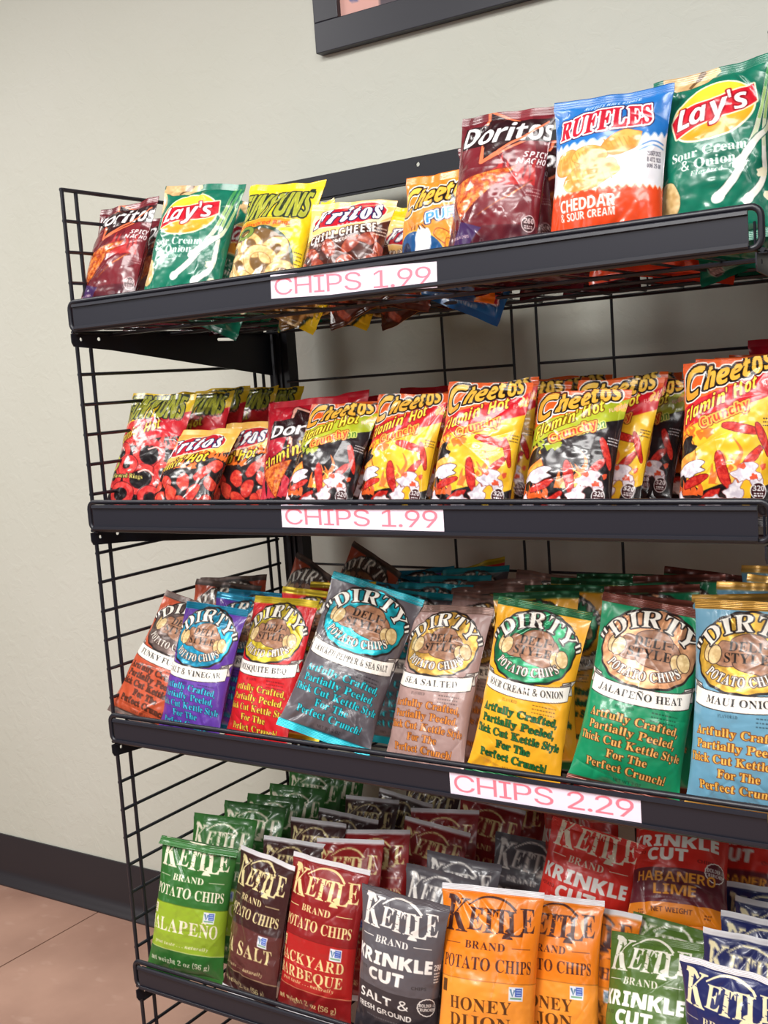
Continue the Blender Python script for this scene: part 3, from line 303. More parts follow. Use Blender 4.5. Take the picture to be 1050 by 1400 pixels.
 ('plain', '9'): (76, [[32,72,38,71,43,69,48,66,52,61,54,55,54,49,54,43,52,38,49,31,44,24,28,0,18,0,42,35,43,35,40,31,36,28,30,27,24,28,19,30,15,33,12,38,10,43,9,49,10,56,12,61,15,66,20,69,25,71], [32,64,28,64,24,62,22,60,19,57,18,53,18,49,18,45,19,41,22,38,24,36,28,35,32,34,36,35,39,36,42,38,44,41,45,45,46,49,45,53,44,57,42,60,39,62,36,64]]),
 ('plain', '.'): (39, [[13,-1,11,0,9,1,7,3,7,6,7,8,9,10,11,12,13,12,16,12,18,10,19,8,20,6,19,3,18,1,16,0]]),
}
for k_, (adv_, cs_) in GLYPHS.items(): FONT[k_] = (adv_/140.0, [np.array(q_, np.float32).reshape(-1, 2)/140.0 for q_ in cs_])

CAP = {'serif': .462, 'serifi': .462, 'sans': .484, 'sansi': .484, 'plain': .51}

def layout(s, style, track=0.0):
    """contours of a line of text, cap height 1, starting at x=0"""
    x = 0.0; out = []; c = CAP[style]; lastink = 0
    for ch in s:
        if ch == ' ': x += .42; continue
        tilde = ch in 'Ññ'
        key = {'Ñ': 'N', 'ñ': 'n', 'ó': 'o'}.get(ch, ch)
        g = FONT.get((style, key)) or FONT.get((style.rstrip('i'), key)) or FONT.get(('sans', key))
        if g is None: x += .4; continue
        adv, cs = g
        lo = min((q[:, 0].min() for q in cs), default=0); hi = max((q[:, 0].max() for q in cs), default=.2)
        for q in cs: out.append((q - (lo, 0))/c + (x, 0))
        if tilde or ch == 'ó':
            y = 1.12 if key == 'N' else .82; m = (hi-lo)/c/2
            if tilde: out.append(np.array([(x+m-.3, y), (x+m-.1, y+.14), (x+m+.12, y+.05), (x+m+.3, y+.16), (x+m+.3, y+.04), (x+m+.1, y-.08), (x+m-.1, y+.02), (x+m-.3, y-.1)]))
            else: out.append(np.array([(x+m-.05, y), (x+m+.2, y+.25), (x+m+.3, y+.2), (x+m+.05, y)]))
        x += (hi-lo)/c + .10 + track; lastink = x - .10 - track
    return out, lastink

class Art:
    """a printed design, x 0..100 across, y 0..hu down, rasterised for the bag's mesh"""
    def __init__(s, nx, ny, hu, bg, ss=3):
        s.w = (nx+1)*ss; s.h = (ny+1)*ss; s.nx = nx; s.ny = ny; s.ss = ss; s.hu = hu
        s.sx = s.w/100.0; s.sy = s.h/hu; s.ox = 0.0; s.oy = 0.0
        s.c = np.empty((s.h, s.w, 4), np.float32); s.c[:, :, :3] = bg; s.c[:, :, 3] = 255
    def mask(s, cs, pad=0):
        P = [(np.asarray(c, np.float32)+(s.ox, s.oy))*(s.sx, s.sy) for c in cs if len(c) > 2]
        if not P: return None
        A = np.concatenate(P); B = np.concatenate([np.roll(p, -1, 0) for p in P])
        x0 = int(max(0, math.floor(A[:, 0].min())-pad)); x1 = int(min(s.w, math.ceil(A[:, 0].max())+pad+1))
        y0 = int(max(0, math.floor(A[:, 1].min())-pad)); y1 = int(min(s.h, math.ceil(A[:, 1].max())+pad+1))
        if x1 <= x0 or y1 <= y0: return None
        w, h = x1-x0, y1-y0
        A = A-(x0, y0); B = B-(x0, y0)
        d = np.sign(B[:, 1]-A[:, 1]); up = d < 0
        lo = np.where(up[:, None], B, A); hi = np.where(up[:, None], A, B)
        r0 = np.clip(np.ceil(lo[:, 1]-.5), 0, h).astype(int); r1 = np.clip(np.ceil(hi[:, 1]-.5), 0, h).astype(int)
        n = np.maximum(r1-r0, 0); idx = np.repeat(np.arange(len(n)), n)
        if not len(idx): return None
        rows = np.arange(len(idx)) - np.repeat(np.cumsum(n)-n, n) + r0[idx]
        t = (rows+.5-lo[idx, 1])/(hi[idx, 1]-lo[idx, 1])
        cols = np.clip(np.ceil(lo[idx, 0]+t*(hi[idx, 0]-lo[idx, 0])-.5), 0, w).astype(int)
        acc = np.zeros((h, w+1), np.float32); np.add.at(acc, (rows, cols), d[idx])
        return x0, y0, np.abs(np.cumsum(acc, 1)[:, :w]) > .5
    @staticmethod
    def grow(m, r):
        m = m.copy(); k = 0
        while r >= 1:
            o = m.copy()
            o[1:] |= m[:-1]; o[:-1] |= m[1:]; o[:, 1:] |= m[:, :-1]; o[:, :-1] |= m[:, 1:]
            if k % 2:
                o[1:, 1:] |= m[:-1, :-1]; o[:-1, :-1] |= m[1:, 1:]; o[1:, :-1] |= m[:-1, 1:]; o[:-1, 1:] |= m[1:, :-1]
            m = o; r -= 1; k += 1
        return m
    def paint(s, M, col, a=255):
        x0, y0, m = M; h, w = m.shape
        T = s.c[y0:y0+h, x0:x0+w]
        if callable(col):
            yy, xx = np.mgrid[y0:y0+h, x0:x0+w]
            col = col(xx[m]/s.sx-s.ox, yy[m]/s.sy-s.oy)
        T[m, :3] = col; T[m, 3] = a
    def fill(s, cs, col, outs=(), a=255, thin=0):
        """outs: [(extra radius in units, colour)] from the outermost in"""
        pr = [(int(round(r*s.sx)), c) for r, c in outs]
        M = s.mask(cs, max([r for r, _ in pr], default=0)+1)
        if M is None: return
        if thin and thin*s.sx >= .75: M = (M[0], M[1], ~s.grow(~M[2], max(1, int(round(thin*s.sx)))))
        for r, c in pr: s.paint((M[0], M[1], s.grow(M[2], max(r, 1))), c)
        if col is not None: s.paint(M, col, a)
    def rect(s, x0, y0, x1, y1, col, a=255): s.fill([[(x0, y0), (x1, y0), (x1, y1), (x0, y1)]], col, a=a)
    def ell(s, x, y, rx, ry, col, outs=(), rot=0, wob=0, a=255, n=48, seed=0):
        t = np.linspace(0, 2*PI, n, endpoint=False); k = 1 + wob*np.sin(t*17+seed)
        p = np.stack([np.cos(t)*rx*k, np.sin(t)*ry*k], 1); cr, sr = math.cos(rot), math.sin(rot)
        s.fill([p @ np.array([[cr, sr], [-sr, cr]]) + (x, y)], col, outs, a)
    def ring(s, x, y, r, w, col, outs=(), sq=1.0, rot=0):
        t = np.linspace(0, 2*PI, 40, endpoint=False); c, q = math.cos(rot), math.sin(rot)
        R = np.array([[c, q], [-q, c]])
        o = np.stack([np.cos(t), sq*np.sin(t)], 1)
        s.fill([(o*(r+w/2)) @ R + (x, y), ((o*(r-w/2)) @ R + (x, y))[::-1]], col, outs)
    def line(s, pts, w, col, outs=(), taper=None):
        p = np.asarray(pts, float); d = np.gradient(p, axis=0); n = np.stack([-d[:, 1], d[:, 0]], 1)
        n /= np.linalg.norm(n, axis=1)[:, None]+1e-9
        ww = np.full(len(p), w/2.0) if taper is None else np.linspace(w/2, taper/2, len(p))
        s.fill([np.concatenate([p+n*ww[:, None], (p-n*ww[:, None])[::-1]])], col, outs)
    def text(s, t, style, x, y, h, col, w=None, sx=1.0, shear=0.0, rot=0.0, anchor='c', track=0.0, outs=(), warp=None, a=255, thin=0):
        cs, L = layout(t, style, track)
        if not cs: return
        if w: sx = w/(L*h)
        o = {'c': -.5, 'l': 0, 'r': -1}[anchor]*L*h*sx
        cr, sr = math.cos(rot), math.sin(rot); out = []
        for q in cs:
            X = q[:, 0]*h*sx + o; Y = q[:, 1]*h
            X = X + shear*Y
            if warp: X, Y = warp(X, Y)
            out.append(np.stack([x + X*cr + Y*sr, y - Y*cr + X*sr], 1))
        s.fill(out, col, outs, a, thin)
    def done(s):
        k = s.ss
        c = s.c.reshape(s.ny+1, k, s.nx+1, k, 4).mean((1, 3))
        o = np.empty_like(c); o[..., :3] = s2l(c[..., :3]); o[..., 3] = c[..., 3]/255
        return o

_rs = np.random.RandomState(5)
def vnoise(X, Y, f, seed):
    """smooth value noise at frequency f"""
    r = np.random.RandomState(seed); G = r.rand(64, 64).astype(np.float32)
    x = X*f + r.rand()*50; y = Y*f + r.rand()*50
    xi = np.floor(x).astype(int); yi = np.floor(y).astype(int); fx = x-xi; fy = y-yi
    fx = fx*fx*(3-2*fx); fy = fy*fy*(3-2*fy)
    g = lambda i, j: G[i % 64, j % 64]
    return (g(xi, yi)*(1-fx)+g(xi+1, yi)*fx)*(1-fy) + (g(xi, yi+1)*(1-fx)+g(xi+1, yi+1)*fx)*fy
def mottle(c1, c2, f=.25, seed=1):
    c1 = np.array(c1, np.float32); c2 = np.array(c2, np.float32)
    def fn(x, y):
        n = .6*vnoise(x, y, f, seed) + .4*vnoise(x, y, f*3, seed+1)
        n = np.clip((n-.3)/.4, 0, 1)[:, None]
        return c1*(1-n) + c2*n
    return fn
def vgrad(c1, c2, y0, y1):
    c1 = np.array(c1, np.float32); c2 = np.array(c2, np.float32)
    return lambda x, y: c1 + (c2-c1)*np.clip((y-y0)/(y1-y0), 0, 1)[:, None]
def arc(R):                      # letters along an arch of radius R
    return lambda X, Y: ((R+Y)*np.sin(X/R), (R+Y)*np.cos(X/R)-R)
def dip(R):                      # letters along a bowl
    return lambda X, Y: ((R-Y)*np.sin(X/R), R-(R-Y)*np.cos(X/R))
def hump(w, k):                  # taller in the middle
    return lambda X, Y: (X, Y*(1+k*np.cos(np.clip(X/w, -1, 1)*PI)))
def wavy(x0, x1, y, amp, n, ytop=None, ybot=None):
    xs = np.linspace(x0, x1, 80); ys = y + amp*(2*np.abs(((xs-x0)/(x1-x0)*n) % 1 - .5)-.5)*2
    return list(zip(xs, ys))
def spline(pts, n=24):
    p = np.asarray(pts, float); m = len(p); t = np.linspace(0, m-1, n); i = np.clip(t.astype(int), 0, m-2); f = (t-i)[:, None]
    g = lambda k: p[np.clip(k, 0, m-1)]
    a, b, c, d = g(i-1), g(i), g(i+1), g(i+2)
    return .5*((2*b)+(-a+c)*f+(2*a-5*b+4*c-d)*f**2+(-a+3*b-3*c+d)*f**3)
def blob(x, y, rx, ry, seed, n=14, j=.18, rot=0):
    r = np.random.RandomState(seed); t = np.linspace(0, 2*PI, n, endpoint=False); k = 1+j*(r.rand(n)-.5)*2
    p = np.stack([np.cos(t)*rx*k, np.sin(t)*ry*k], 1); p = np.concatenate([p, p[:1]])
    q = spline(p, 48); c, s_ = math.cos(rot), math.sin(rot)
    return q @ np.array([[c, s_], [-s_, c]]) + (x, y)
def flame(A, x0, x1, y, h, col, seed, n=None):
    """tongues of fire standing on y+h"""
    r = np.random.RandomState(seed); n = n or max(4, int((x1-x0)/5))
    for k in range(n):
        x = x0+(x1-x0)*(k+.5)/n; H = h*r.uniform(.45, 1.05); d = r.uniform(-5, 6); w = (x1-x0)/n*r.uniform(1.0, 1.7)
        A.line(spline([(x, y+h), (x+d*.5, y+h-H*.35), (x-d*.25, y+h-H*.7), (x+d, y+h-H)], 20), w, col, taper=.4)
def stick(A, x, y, L, w, rot, c1, c2, seed):
    A.fill([blob(x, y, L/2, w/2, seed, 12, .12, rot)], mottle(c1, c2, .5, seed), [(.5, (90, 10, 10))])
def tortilla(A, pts, seed):
    A.fill([np.concatenate([spline([pts[i], (np.array(pts[i])+pts[(i+1) % 3])/2 + np.array((.8, -1.0)), pts[(i+1) % 3]], 10) for i in range(3)])], mottle((240, 140, 60), (170, 60, 25), .35, seed), [(.6, (120, 40, 20))])
def small(A, x, y, w, n, col, seed=0, h=1.5, gap=2.6):
    """a block of fine print, too small to read in the photograph"""
    r = np.random.RandomState(seed)
    for i in range(n):
        cx = x - w/2
        while cx < x + w/2 - 1:
            q = r.uniform(.8, 2.4); A.rect(cx, y+i*gap, min(cx+q, x+w/2), y+i*gap+h, col); cx += q+.7
def badge(A, x, y, t, col=(235, 225, 225), bg=None):
    A.ell(x, y, 7.5, 7.5, bg if bg else col, [(.6, col)] if bg else ())
    if not bg: A.ell(x, y, 6.8, 6.8, (60, 20, 25))
    A.text(t, 'sans', x, y-.2, 4.6, col, w=11); small(A, x, y+1.6, 9, 2, col, 3, 1, 1.9)

# ------------------------------------------------------------------ printed designs
def d_lays(A):
    H = A.hu; A.rect(-20, 0, 120, H, mottle((14, 104, 82), (22, 120, 94), .06, 3))
    A.fill([blob(26, .03*H, 24, 9, 4)], mottle((226, 200, 150), (196, 158, 108), .12, 2), [(.6, (12, 80, 62))])
    A.line([(30, .09*H), (40, .0)], 3, (110, 80, 50), taper=5)
    A.fill([blob(5, .16*H, 9, 14, 6)], mottle((222, 196, 150), (180, 140, 95), .12, 5))
    A.fill([blob(13, .72*H, 13, 15, 8)], mottle((232, 204, 150), (196, 160, 100), .12, 9), [(.5, (12, 80, 62))])
    for x0, y0, x1, k in ((52, .76, 92, 0), (72, .79, 98, 5), (66, .6, 104, 9)):
        p = spline([(x0, y0*H), (x0+14, (y0-.12)*H), (x1-10, .38*H), (x1+2, .04*H)], 26)
        A.line(p, 6.6, (238, 236, 226), [(.7, (10, 84, 66))], taper=3.0); A.line(p[13:], 3.6, (214, 224, 190), taper=2.8); A.line(p[17:], 3.0, (160, 194, 120), taper=2.8); A.line(p[21:], 2.8, (70, 150, 84), taper=3.4)
        A.ell(x0, y0*H, 4.0, 5.0, (245, 242, 236), rot=.6)
    A.fill([blob(84, .66*H, 5, 4, 12)], (240, 232, 200)); A.fill([blob(90, .78*H, 5, 3.6, 13)], (240, 232, 200))
    x, y = 50, .275*H
    A.ell(x, y, 29, 24, vgrad((255, 214, 60), (238, 150, 30), y-22, y+22), [(1.4, (250, 240, 205))], rot=-.25)
    b = np.concatenate([spline([(x-30, y+2), (x-20, y-9), (x, y-10), (x+14, y-14), (x+29, y-17)], 24), spline([(x+31, y-2), (x+18, y+5), (x, y+8), (x-14, y+12), (x-25, y+17)], 24)])
    A.fill([b], (206, 26, 44), [(1.3, (250, 236, 200))])
    A.text("Lay's", 'sansi', x, y+6.5, 19, (255, 255, 255), w=50, rot=-.16, track=-.09, outs=[(1.2, (150, 10, 30))])
    A.text('Sour Cream', 'serif', 47, .525*H, 7.6, (244, 246, 240), w=50); A.text('& Onion', 'serif', 47, .588*H, 7.6, (244, 246, 240), w=34)
    A.text('Flavored', 'serifi', 46, .625*H, 4, (230, 236, 226), w=20)
    badge(A, 16, .92*H, '240')
def doritos_logo(A, x, y, tri, edge, w=91, h=19):
    """x, y: left end of the word's base line"""
    t = [(x+22, y-33), (x+76, y-9), (x+29, y+19)]
    A.fill([t], (40, 14, 18), [(3.2, edge), (2.0, tri)]); A.fill([[(x+26, y-28), (x+68, y-9), (x+31, y+12)]], (52, 18, 22))
    A.fill([[(x-2, y-20), (x+92, y-21), (x+94, y+1), (x-2, y+2)]], (44, 14, 20))
    A.text('Doritos', 'sans', x+w/2, y, h, (246, 244, 244), w=w, shear=.12, track=-.03, outs=[(1.2, (30, 8, 12))])
    A.line([(x+84, y-18), (x+52, y+2), (x+29, y+19)], 1.8, tri, taper=3.2); A.line([(x+27, y+4), (x+29, y+19)], 2.6, tri); A.line([(x+22, y-33), (x+23, y-21)], 2.6, tri)
    A.text('BRAND', 'sans', x+86, y+4.4, 2.4, (230, 210, 210), w=9)
def d_doritos(A):
    H = A.hu; A.rect(-20, 0, 120, H, mottle((98, 24, 34), (120, 32, 42), .04, 7)); A.rect(-20, .74*H, 120, H, mottle((74, 20, 34), (98, 26, 36), .05, 8))
    A.line([(60, 0), (72, .3*H), (94, .6*H)], 22, (128, 36, 46), taper=14)
    doritos_logo(A, 7, .215*H, (236, 120, 80), (110, 22, 26))
    A.text('SPICY', 'sansi', 83, .328*H, 5.6, (246, 240, 240), w=26); A.text('NACHO', 'sansi', 80, .372*H, 5.6, (246, 240, 240), w=31)
    A.text('FLAVORED', 'sans', 84, .39*H, 1.8, (220, 190, 190), w=14)
    flame(A, 44, 84, .30*H, .20*H, (186, 48, 48), 5, 7)
    tortilla(A, [(2, .47*H), (66, .385*H), (24, .69*H)], 3); tortilla(A, [(82, .47*H), (66, .56*H), (40, .68*H)], 6)
    A.fill([[(24, .70*H), (44, .75*H), (26, .9*H), (12, .82*H)]], (70, 44, 92)); small(A, 86, .52*H, 18, 3, (190, 140, 140), 4, .9, 3.0)
    badge(A, 84, .73*H, '260', (236, 214, 214)); A.text('TORTILLA CHIPS', 'sans', 22, .80*H, 2.6, (220, 190, 190), w=22)
def d_doritos_red(A):
    H = A.hu; A.rect(-20, 0, 120, H, mottle((170, 14, 34), (196, 22, 44), .05, 7)); A.fill([[(-20, .5*H), (30, .2*H), (120, .16*H), (120, H), (-20, H)]], mottle((30, 22, 26), (44, 30, 34), .1, 3))
    A.fill([[(-4, .34*H), (20, .16*H), (40, .24*H), (36, .5*H), (0, .66*H)]], mottle((196, 40, 60), (160, 20, 40), .1, 4))
    doritos_logo(A, 16, .34*H, (240, 180, 160), (120, 14, 28), 80, 14)
    A.text("Flamin' Hot", 'sansi', 46, .53*H, 13, (238, 216, 60), w=76, rot=-.42, shear=.2, outs=[(1.2, (60, 10, 20))])
    flame(A, 0, 60, .52*H, .32*H, (196, 50, 66), 4); tortilla(A, [(6, .62*H), (46, .56*H), (28, .84*H)], 3); tortilla(A, [(72, .58*H), (92, .8*H), (50, .84*H)], 8)
    badge(A, 84, .76*H, '250', (236, 214, 214))
def funyuns_word(A, y, rot, w=84):
    for col, o in (((40, 50, 38), 2.4), ((206, 204, 84), .5), ((168, 170, 58), 0)):
        A.text('FUNYUNS', 'sans', 41, y, 33, col, w=w, shear=.10, rot=rot, track=.09, outs=[(o, col)] if o else ())
    A.line([(2, y-28), (4, y-6), (6, y+6)], 3.2, (40, 50, 38)); A.line([(78, y-36), (86, y-34)], 5, (40, 50, 38))
def d_funyuns(A):
    H = A.hu; A.rect(-20, 0, 120, H, mottle((246, 208, 24), (252, 220, 48), .05, 1))
    funyuns_word(A, .335*H, -.02)
    A.fill([blob(35, .395*H, 40, 6, 4, j=.05, rot=-.03)], (236, 150, 36), [(1.4, (54, 60, 36)), (.7, (250, 226, 90))])
    A.text('Onion Flavored Rings', 'sans', 35, .413*H, 5.0, (206, 60, 26), w=68, rot=-.03)
    A.fill([blob(38, .80*H, 43, 50, 6, j=.05)], (116, 84, 44), [(3.2, (40, 66, 48))])
    for i, (x, y, r, q) in enumerate(((14, .62, 12, .7), (38, .58, 12, .6), (60, .62, 12, .8), (22, .74, 14, .75), (50, .72, 17, .75), (8, .8, 12, .9), (72, .80, 12, .9), (34, .88, 17, .6), (62, .92, 14, .7))):
        A.ring(x, y*H, r, 8, mottle((238, 210, 148), (206, 166, 96), .2, i), [(.7, (150, 106, 50))], q, i)
    A.ring(26, .475*H, 8, 4, (120, 140, 60), [(.8, (40, 66, 48))], .9)
    small(A, 88, .62*H, 14, 5, (70, 66, 30), 4, 1.2, 4); badge(A, 90, .82*H, '270', (60, 50, 20), (246, 208, 24))
def hot_rings(A, seed):
    H = A.hu
    for i, (x, y, r, q) in enumerate(((18, .52, 12, .9), (58, .53, 17, .85), (14, .70, 11, 1.1), (54, .72, 17, .9), (80, .66, 12, .8), (34, .62, 9, 1), (30, .84, 14, .8), (70, .86, 14, .8))):
        A.ring(x, y*H, r, 8, mottle((232, 74, 66), (196, 40, 44), .2, i+seed), [(.7, (90, 12, 20))], q, i)
    for x, y in ((64, .49), (58, .67), (14, .49)): A.line(spline([(x-9, y*H), (x, (y-.025)*H), (x+9, (y+.01)*H)], 10), 1.8, (250, 200, 190))
def d_funyuns_hot(A):
    H = A.hu; A.rect(-20, 0, 120, H, mottle((240, 196, 30), (250, 214, 50), .05, 1)); A.fill([[(-20, .32*H), (30, .24*H), (120, .1*H), (120, .55*H), (-20, .55*H)]], mottle((206, 24, 44), (226, 44, 56), .1, 3))
    A.fill([[(-20, .5*H), (40, .42*H), (120, .30*H), (120, H), (-20, H)]], mottle((34, 24, 28), (20, 14, 18), .1, 3))
    flame(A, 0, 34, .22*H, .12*H, (226, 60, 50), 3); flame(A, 20, 100, .34*H, .12*H, (226, 60, 50), 8)
    funyuns_word(A, .225*H, -.05)
    A.text("Flamin' Hot", 'sansi', 30, .385*H, 12.5, (240, 220, 60), w=66, rot=-.42, shear=.25, outs=[(1.2, (120, 10, 24))])
    A.text('FLAVORED', 'sansi', 76, .235*H, 4, (246, 150, 160), w=18, rot=-.3)
    hot_rings(A, 3); A.ring(8, .60*H, 11, 4, (190, 190, 80), [(.8, (40, 50, 30))], .8)
    A.line(spline([(70, .40*H), (82, .385*H), (92, .41*H)], 10), 1.2, (200, 196, 200))
    A.text('Onion Flavored Rings', 'serif', 26, .715*H, 5, (244, 226, 120), w=58, outs=[(.8, (30, 20, 14))])
    badge(A, 82, .9*H, '260')
def fritos_logo(A, x, y, rot):
    A.fill([blob(x, y-2, 40, 14, 3, j=.05, rot=rot)], (190, 26, 44), [(1.3, (246, 226, 190))])
    A.text('Fritos', 'serifi', x, y+7, 21, (250, 248, 248), w=72, rot=rot, shear=.1, track=.04, outs=[(1.9, (42, 36, 84)), (.6, (250, 248, 248))])
    A.text('BRAND', 'sans', x+4, y+13, 3, (246, 200, 200), w=18, rot=rot, track=.2)
def d_fritos(A):
    H = A.hu; A.rect(-20, 0, 120, H, mottle((244, 190, 100), (250, 206, 130), .05, 2))
    A.line(spline([(8, .14*H), (8, .36*H), (24, .44*H), (60, .36*H), (100, .12*H)], 30), 6, (250, 224, 180))
    A.fill([np.concatenate([spline([(-20, .47*H), (10, .47*H), (50, .42*H), (84, .28*H), (120, .12*H)], 30), np.array([(120, H), (-20, H)])])], mottle((86, 40, 30), (70, 32, 26), .1, 3), [(1.2, (252, 226, 180))])
    fritos_logo(A, 48, .20*H, -.17)
    A.text('CHILI CHEESE', 'sansi', 50, .455*H, 9.5, (250, 244, 238), w=64, rot=-.28, outs=[(.8, (50, 20, 16))]); A.text('FLAVORED CORN CHIPS', 'sansi', 50, .51*H, 3.4, (244, 230, 220), w=44, rot=-.28)
    for i, (x, y) in enumerate(((8, .6), (24, .64), (40, .58), (58, .54), (74, .46), (88, .56), (30, .76), (54, .72), (78, .68), (8, .76), (66, .84), (20, .9))):
        A.fill([blob(x, y*H, 10, 6, i, 8, .2, i*.7)], mottle((190, 92, 62), (150, 60, 44), .3, i), [(.6, (90, 34, 26))])
    small(A, 86, .33*H, 18, 3, (226, 200, 180), 2, 1.2, 3.4)
def d_fritos_hot(A):
    H = A.hu; A.rect(-20, 0, 120, H, mottle((238, 172, 66), (246, 196, 100), .05, 2)); A.fill([[(-20, .52*H), (40, .42*H), (120, .18*H), (120, H), (-20, H)]], mottle((34, 22, 24), (24, 16, 20), .1, 3))
    flame(A, -5, 60, .38*H, .12*H, (230, 110, 40), 8); flame(A, 50, 104, .24*H, .12*H, (230, 110, 40), 5)
    fritos_logo(A, 42, .23*H, -.24)
    A.text("Flamin' Hot", 'sansi', 34, .49*H, 13, (240, 218, 56), w=74, rot=-.30, shear=.3, outs=[(1.3, (60, 14, 10))])
    for i, (x, y) in enumerate(((12, .68), (30, .64), (52, .64), (70, .54), (84, .44), (86, .62), (40, .76), (66, .72), (20, .8), (88, .78), (56, .84), (78, .86), (6, .9))):
        A.fill([blob(x, y*H, 11, 7, i, 8, .2, i*.7)], mottle((228, 84, 60), (190, 44, 40), .3, i), [(.6, (90, 14, 16))])
def cheetos_logo(A, x, y, rot, w=84):
    """x, y: left end of the word's base line"""
    cr, sr = math.cos(rot), math.sin(rot); at = lambda t: (x+t*cr, y+t*sr)
    (cx, cy), (hx, hy) = at(0), at(.27*w)
    for c, o in (((246, 240, 232), 3.6), ((28, 18, 16), 2.4)):
        A.text('C', 'sansi', cx, cy+4, 30, c, w=.27*w, rot=rot, anchor='l', outs=[(o, c)]); A.text('heetos', 'sansi', hx, hy, 20.5, c, w=.72*w, rot=rot, anchor='l', track=.0, outs=[(o, c)])
    g = vgrad((252, 214, 90), (236, 150, 44), y-34, y+2)
    A.text('C', 'sansi', cx, cy+4, 30, g, w=.27*w, rot=rot, anchor='l', outs=[(.5, (240, 180, 60))]); A.text('heetos', 'sansi', hx, hy, 20.5, g, w=.72*w, rot=rot, anchor='l', outs=[(.5, (240, 180, 60))])
def d_puffs(A):
    H = A.hu; A.rect(-20, 0, 120, H, mottle((240, 126, 30), (248, 146, 50), .05, 2))
    A.ell(34, .88*H, 38, 40, (30, 84, 140), [(1.4, (240, 170, 60))]); A.fill([blob(44, .66*H, 9, 18, 4)], (224, 226, 232)); A.fill([blob(24, .72*H, 8, 10, 7)], (24, 40, 70))
    for k in range(4): A.line([(30+k*6, .53*H), (32+k*4, .49*H)], 1.2, (60, 40, 20))
    for i, (x, y, r) in enumerate(((70, .62, .5), (76, .74, 1.2), (62, .82, .2))): stick(A, x, y*H, 30, 11, r, (246, 170, 60), (226, 130, 40), i)
    cheetos_logo(A, 6, .36*H, -.16, 88); A.text('PUFFS', 'sans', 70, .445*H, 11, (70, 150, 214), w=44, rot=-.2, outs=[(2.0, (20, 40, 90)), (1.1, (244, 240, 236))])
def cheetos_hot(A, lime):
    H = A.hu; A.rect(-20, 0, 120, H, mottle((222, 84, 26), (236, 104, 40), .05, 2))
    low = mottle((40, 30, 34), (26, 20, 24), .1, 3) if lime else mottle((244, 200, 50), (236, 180, 40), .08, 3)
    A.fill([[(-20, .38*H), (120, .10*H), (120, H), (-20, H)]], low)
    A.fill([[(-20, .36*H), (0, .30*H), (97, .07*H), (120, .04*H), (120, .17*H), (98, .22*H), (46, .35*H), (0, .46*H), (-20, .5*H)]], mottle((176, 184, 44), (160, 170, 36), .1, 4) if lime else mottle((208, 26, 40), (196, 18, 34), .1, 4))
    flame(A, -4, 44, .38*H, .10*H, (160, 170, 36) if lime else (232, 120, 40), 4); flame(A, 86, 104, .07*H, .10*H, (246, 190, 80), 2, 4)
    cheetos_logo(A, 6, .225*H, -.25 if lime else -.27, 86)
    A.text("Flamin' Hot", 'sansi', 13, .395*H, 12.5, (244, 226, 70), w=68, rot=-.46, shear=.25, anchor='l', outs=[(1.1, (110, 70, 10) if lime else (130, 10, 20))])
    A.text('FLAVORED', 'sansi', 88, .165*H, 4.2, (246, 180, 170), w=20, rot=-.46)
    if lime: A.text('Limón', 'sansi', 66, .345*H, 8.5, (70, 120, 40), w=26, rot=-.4, outs=[(1.0, (210, 214, 110))])
    A.text('Crunchy', 'sansi', 34, (.435 if lime else .425)*H, 9, (206, 52, 34), w=40, rot=-.44, anchor='l', outs=[(2.0, (120, 40, 16)), (1.2, (246, 176, 70))])
    # sticks, flames and burst of white powder (the mascot is left out)
    A.fill([blob(10, .60*H, 24, 20, 5, j=.25)], mottle((232, 130, 50), (246, 190, 84), .12, 8), [(.7, (120, 50, 20))])
    A.fill([blob(12, .55*H, 20, 8, 9, j=.3, rot=-.35)], mottle((38, 28, 30), (20, 14, 16), .2, 3)); A.fill([blob(20, .68*H, 18, 7, 12, j=.3, rot=-.2)], mottle((244, 236, 240), (206, 198, 208), .3, 5), [(.6, (60, 40, 40))])
    A.fill([[(-20, .74*H), (16, .70*H), (34, .80*H), (60, .74*H), (70, H), (-20, H)]], mottle((32, 24, 26), (22, 16, 18), .2, 4))
    flame(A, 2, 34, .70*H, .12*H, (226, 96, 40), 6, 6); flame(A, 42, 66, .50*H, .26*H, (236, 120, 50), 9, 5); flame(A, 47, 62, .58*H, .18*H, (250, 200, 90), 3, 4)
    for i, (x, y, r, L) in enumerate(((64, .44, .25, 30), (82, .50, 1.1, 34), (52, .68, 1.35, 36), (28, .74, -.35, 28), (38, .84, -.6, 26), (74, .60, -.9, 22))[0 if not lime else 1:]):
        stick(A, x, y*H, L, 7.5, r, (220, 60, 46), (180, 30, 30), i)
    for i, (x, y, r) in enumerate(((70, .70, 11), (80, .78, 9), (60, .80, 9), (44, .86, 8), (10, .86, 9))): A.fill([blob(x, y*H, r, r*.7, i+20, 16, .38, i)], mottle((246, 238, 242), (206, 196, 208), .25, i), [(.6, (150, 90, 90))])
    for x, y in ((66, .66), (76, .72), (84, .66), (20, .9), (32, .92), (50, .92)): A.fill([blob(x, y*H, 3.4, 2.6, int(x), j=.3)], (222, 84, 52))
    A.fill([[(74, .80*H), (104, .72*H), (104, H), (68, H)]], (26, 20, 22)); badge(A, 80, .80*H, '320', (240, 236, 236))
    small(A, 88, .38*H, 14, 3, (60, 40, 30) if not lime else (220, 214, 214), 3, 1.1, 3)
def d_cheetos(A): cheetos_hot(A, False)
def d_limon(A): cheetos_hot(A, True)
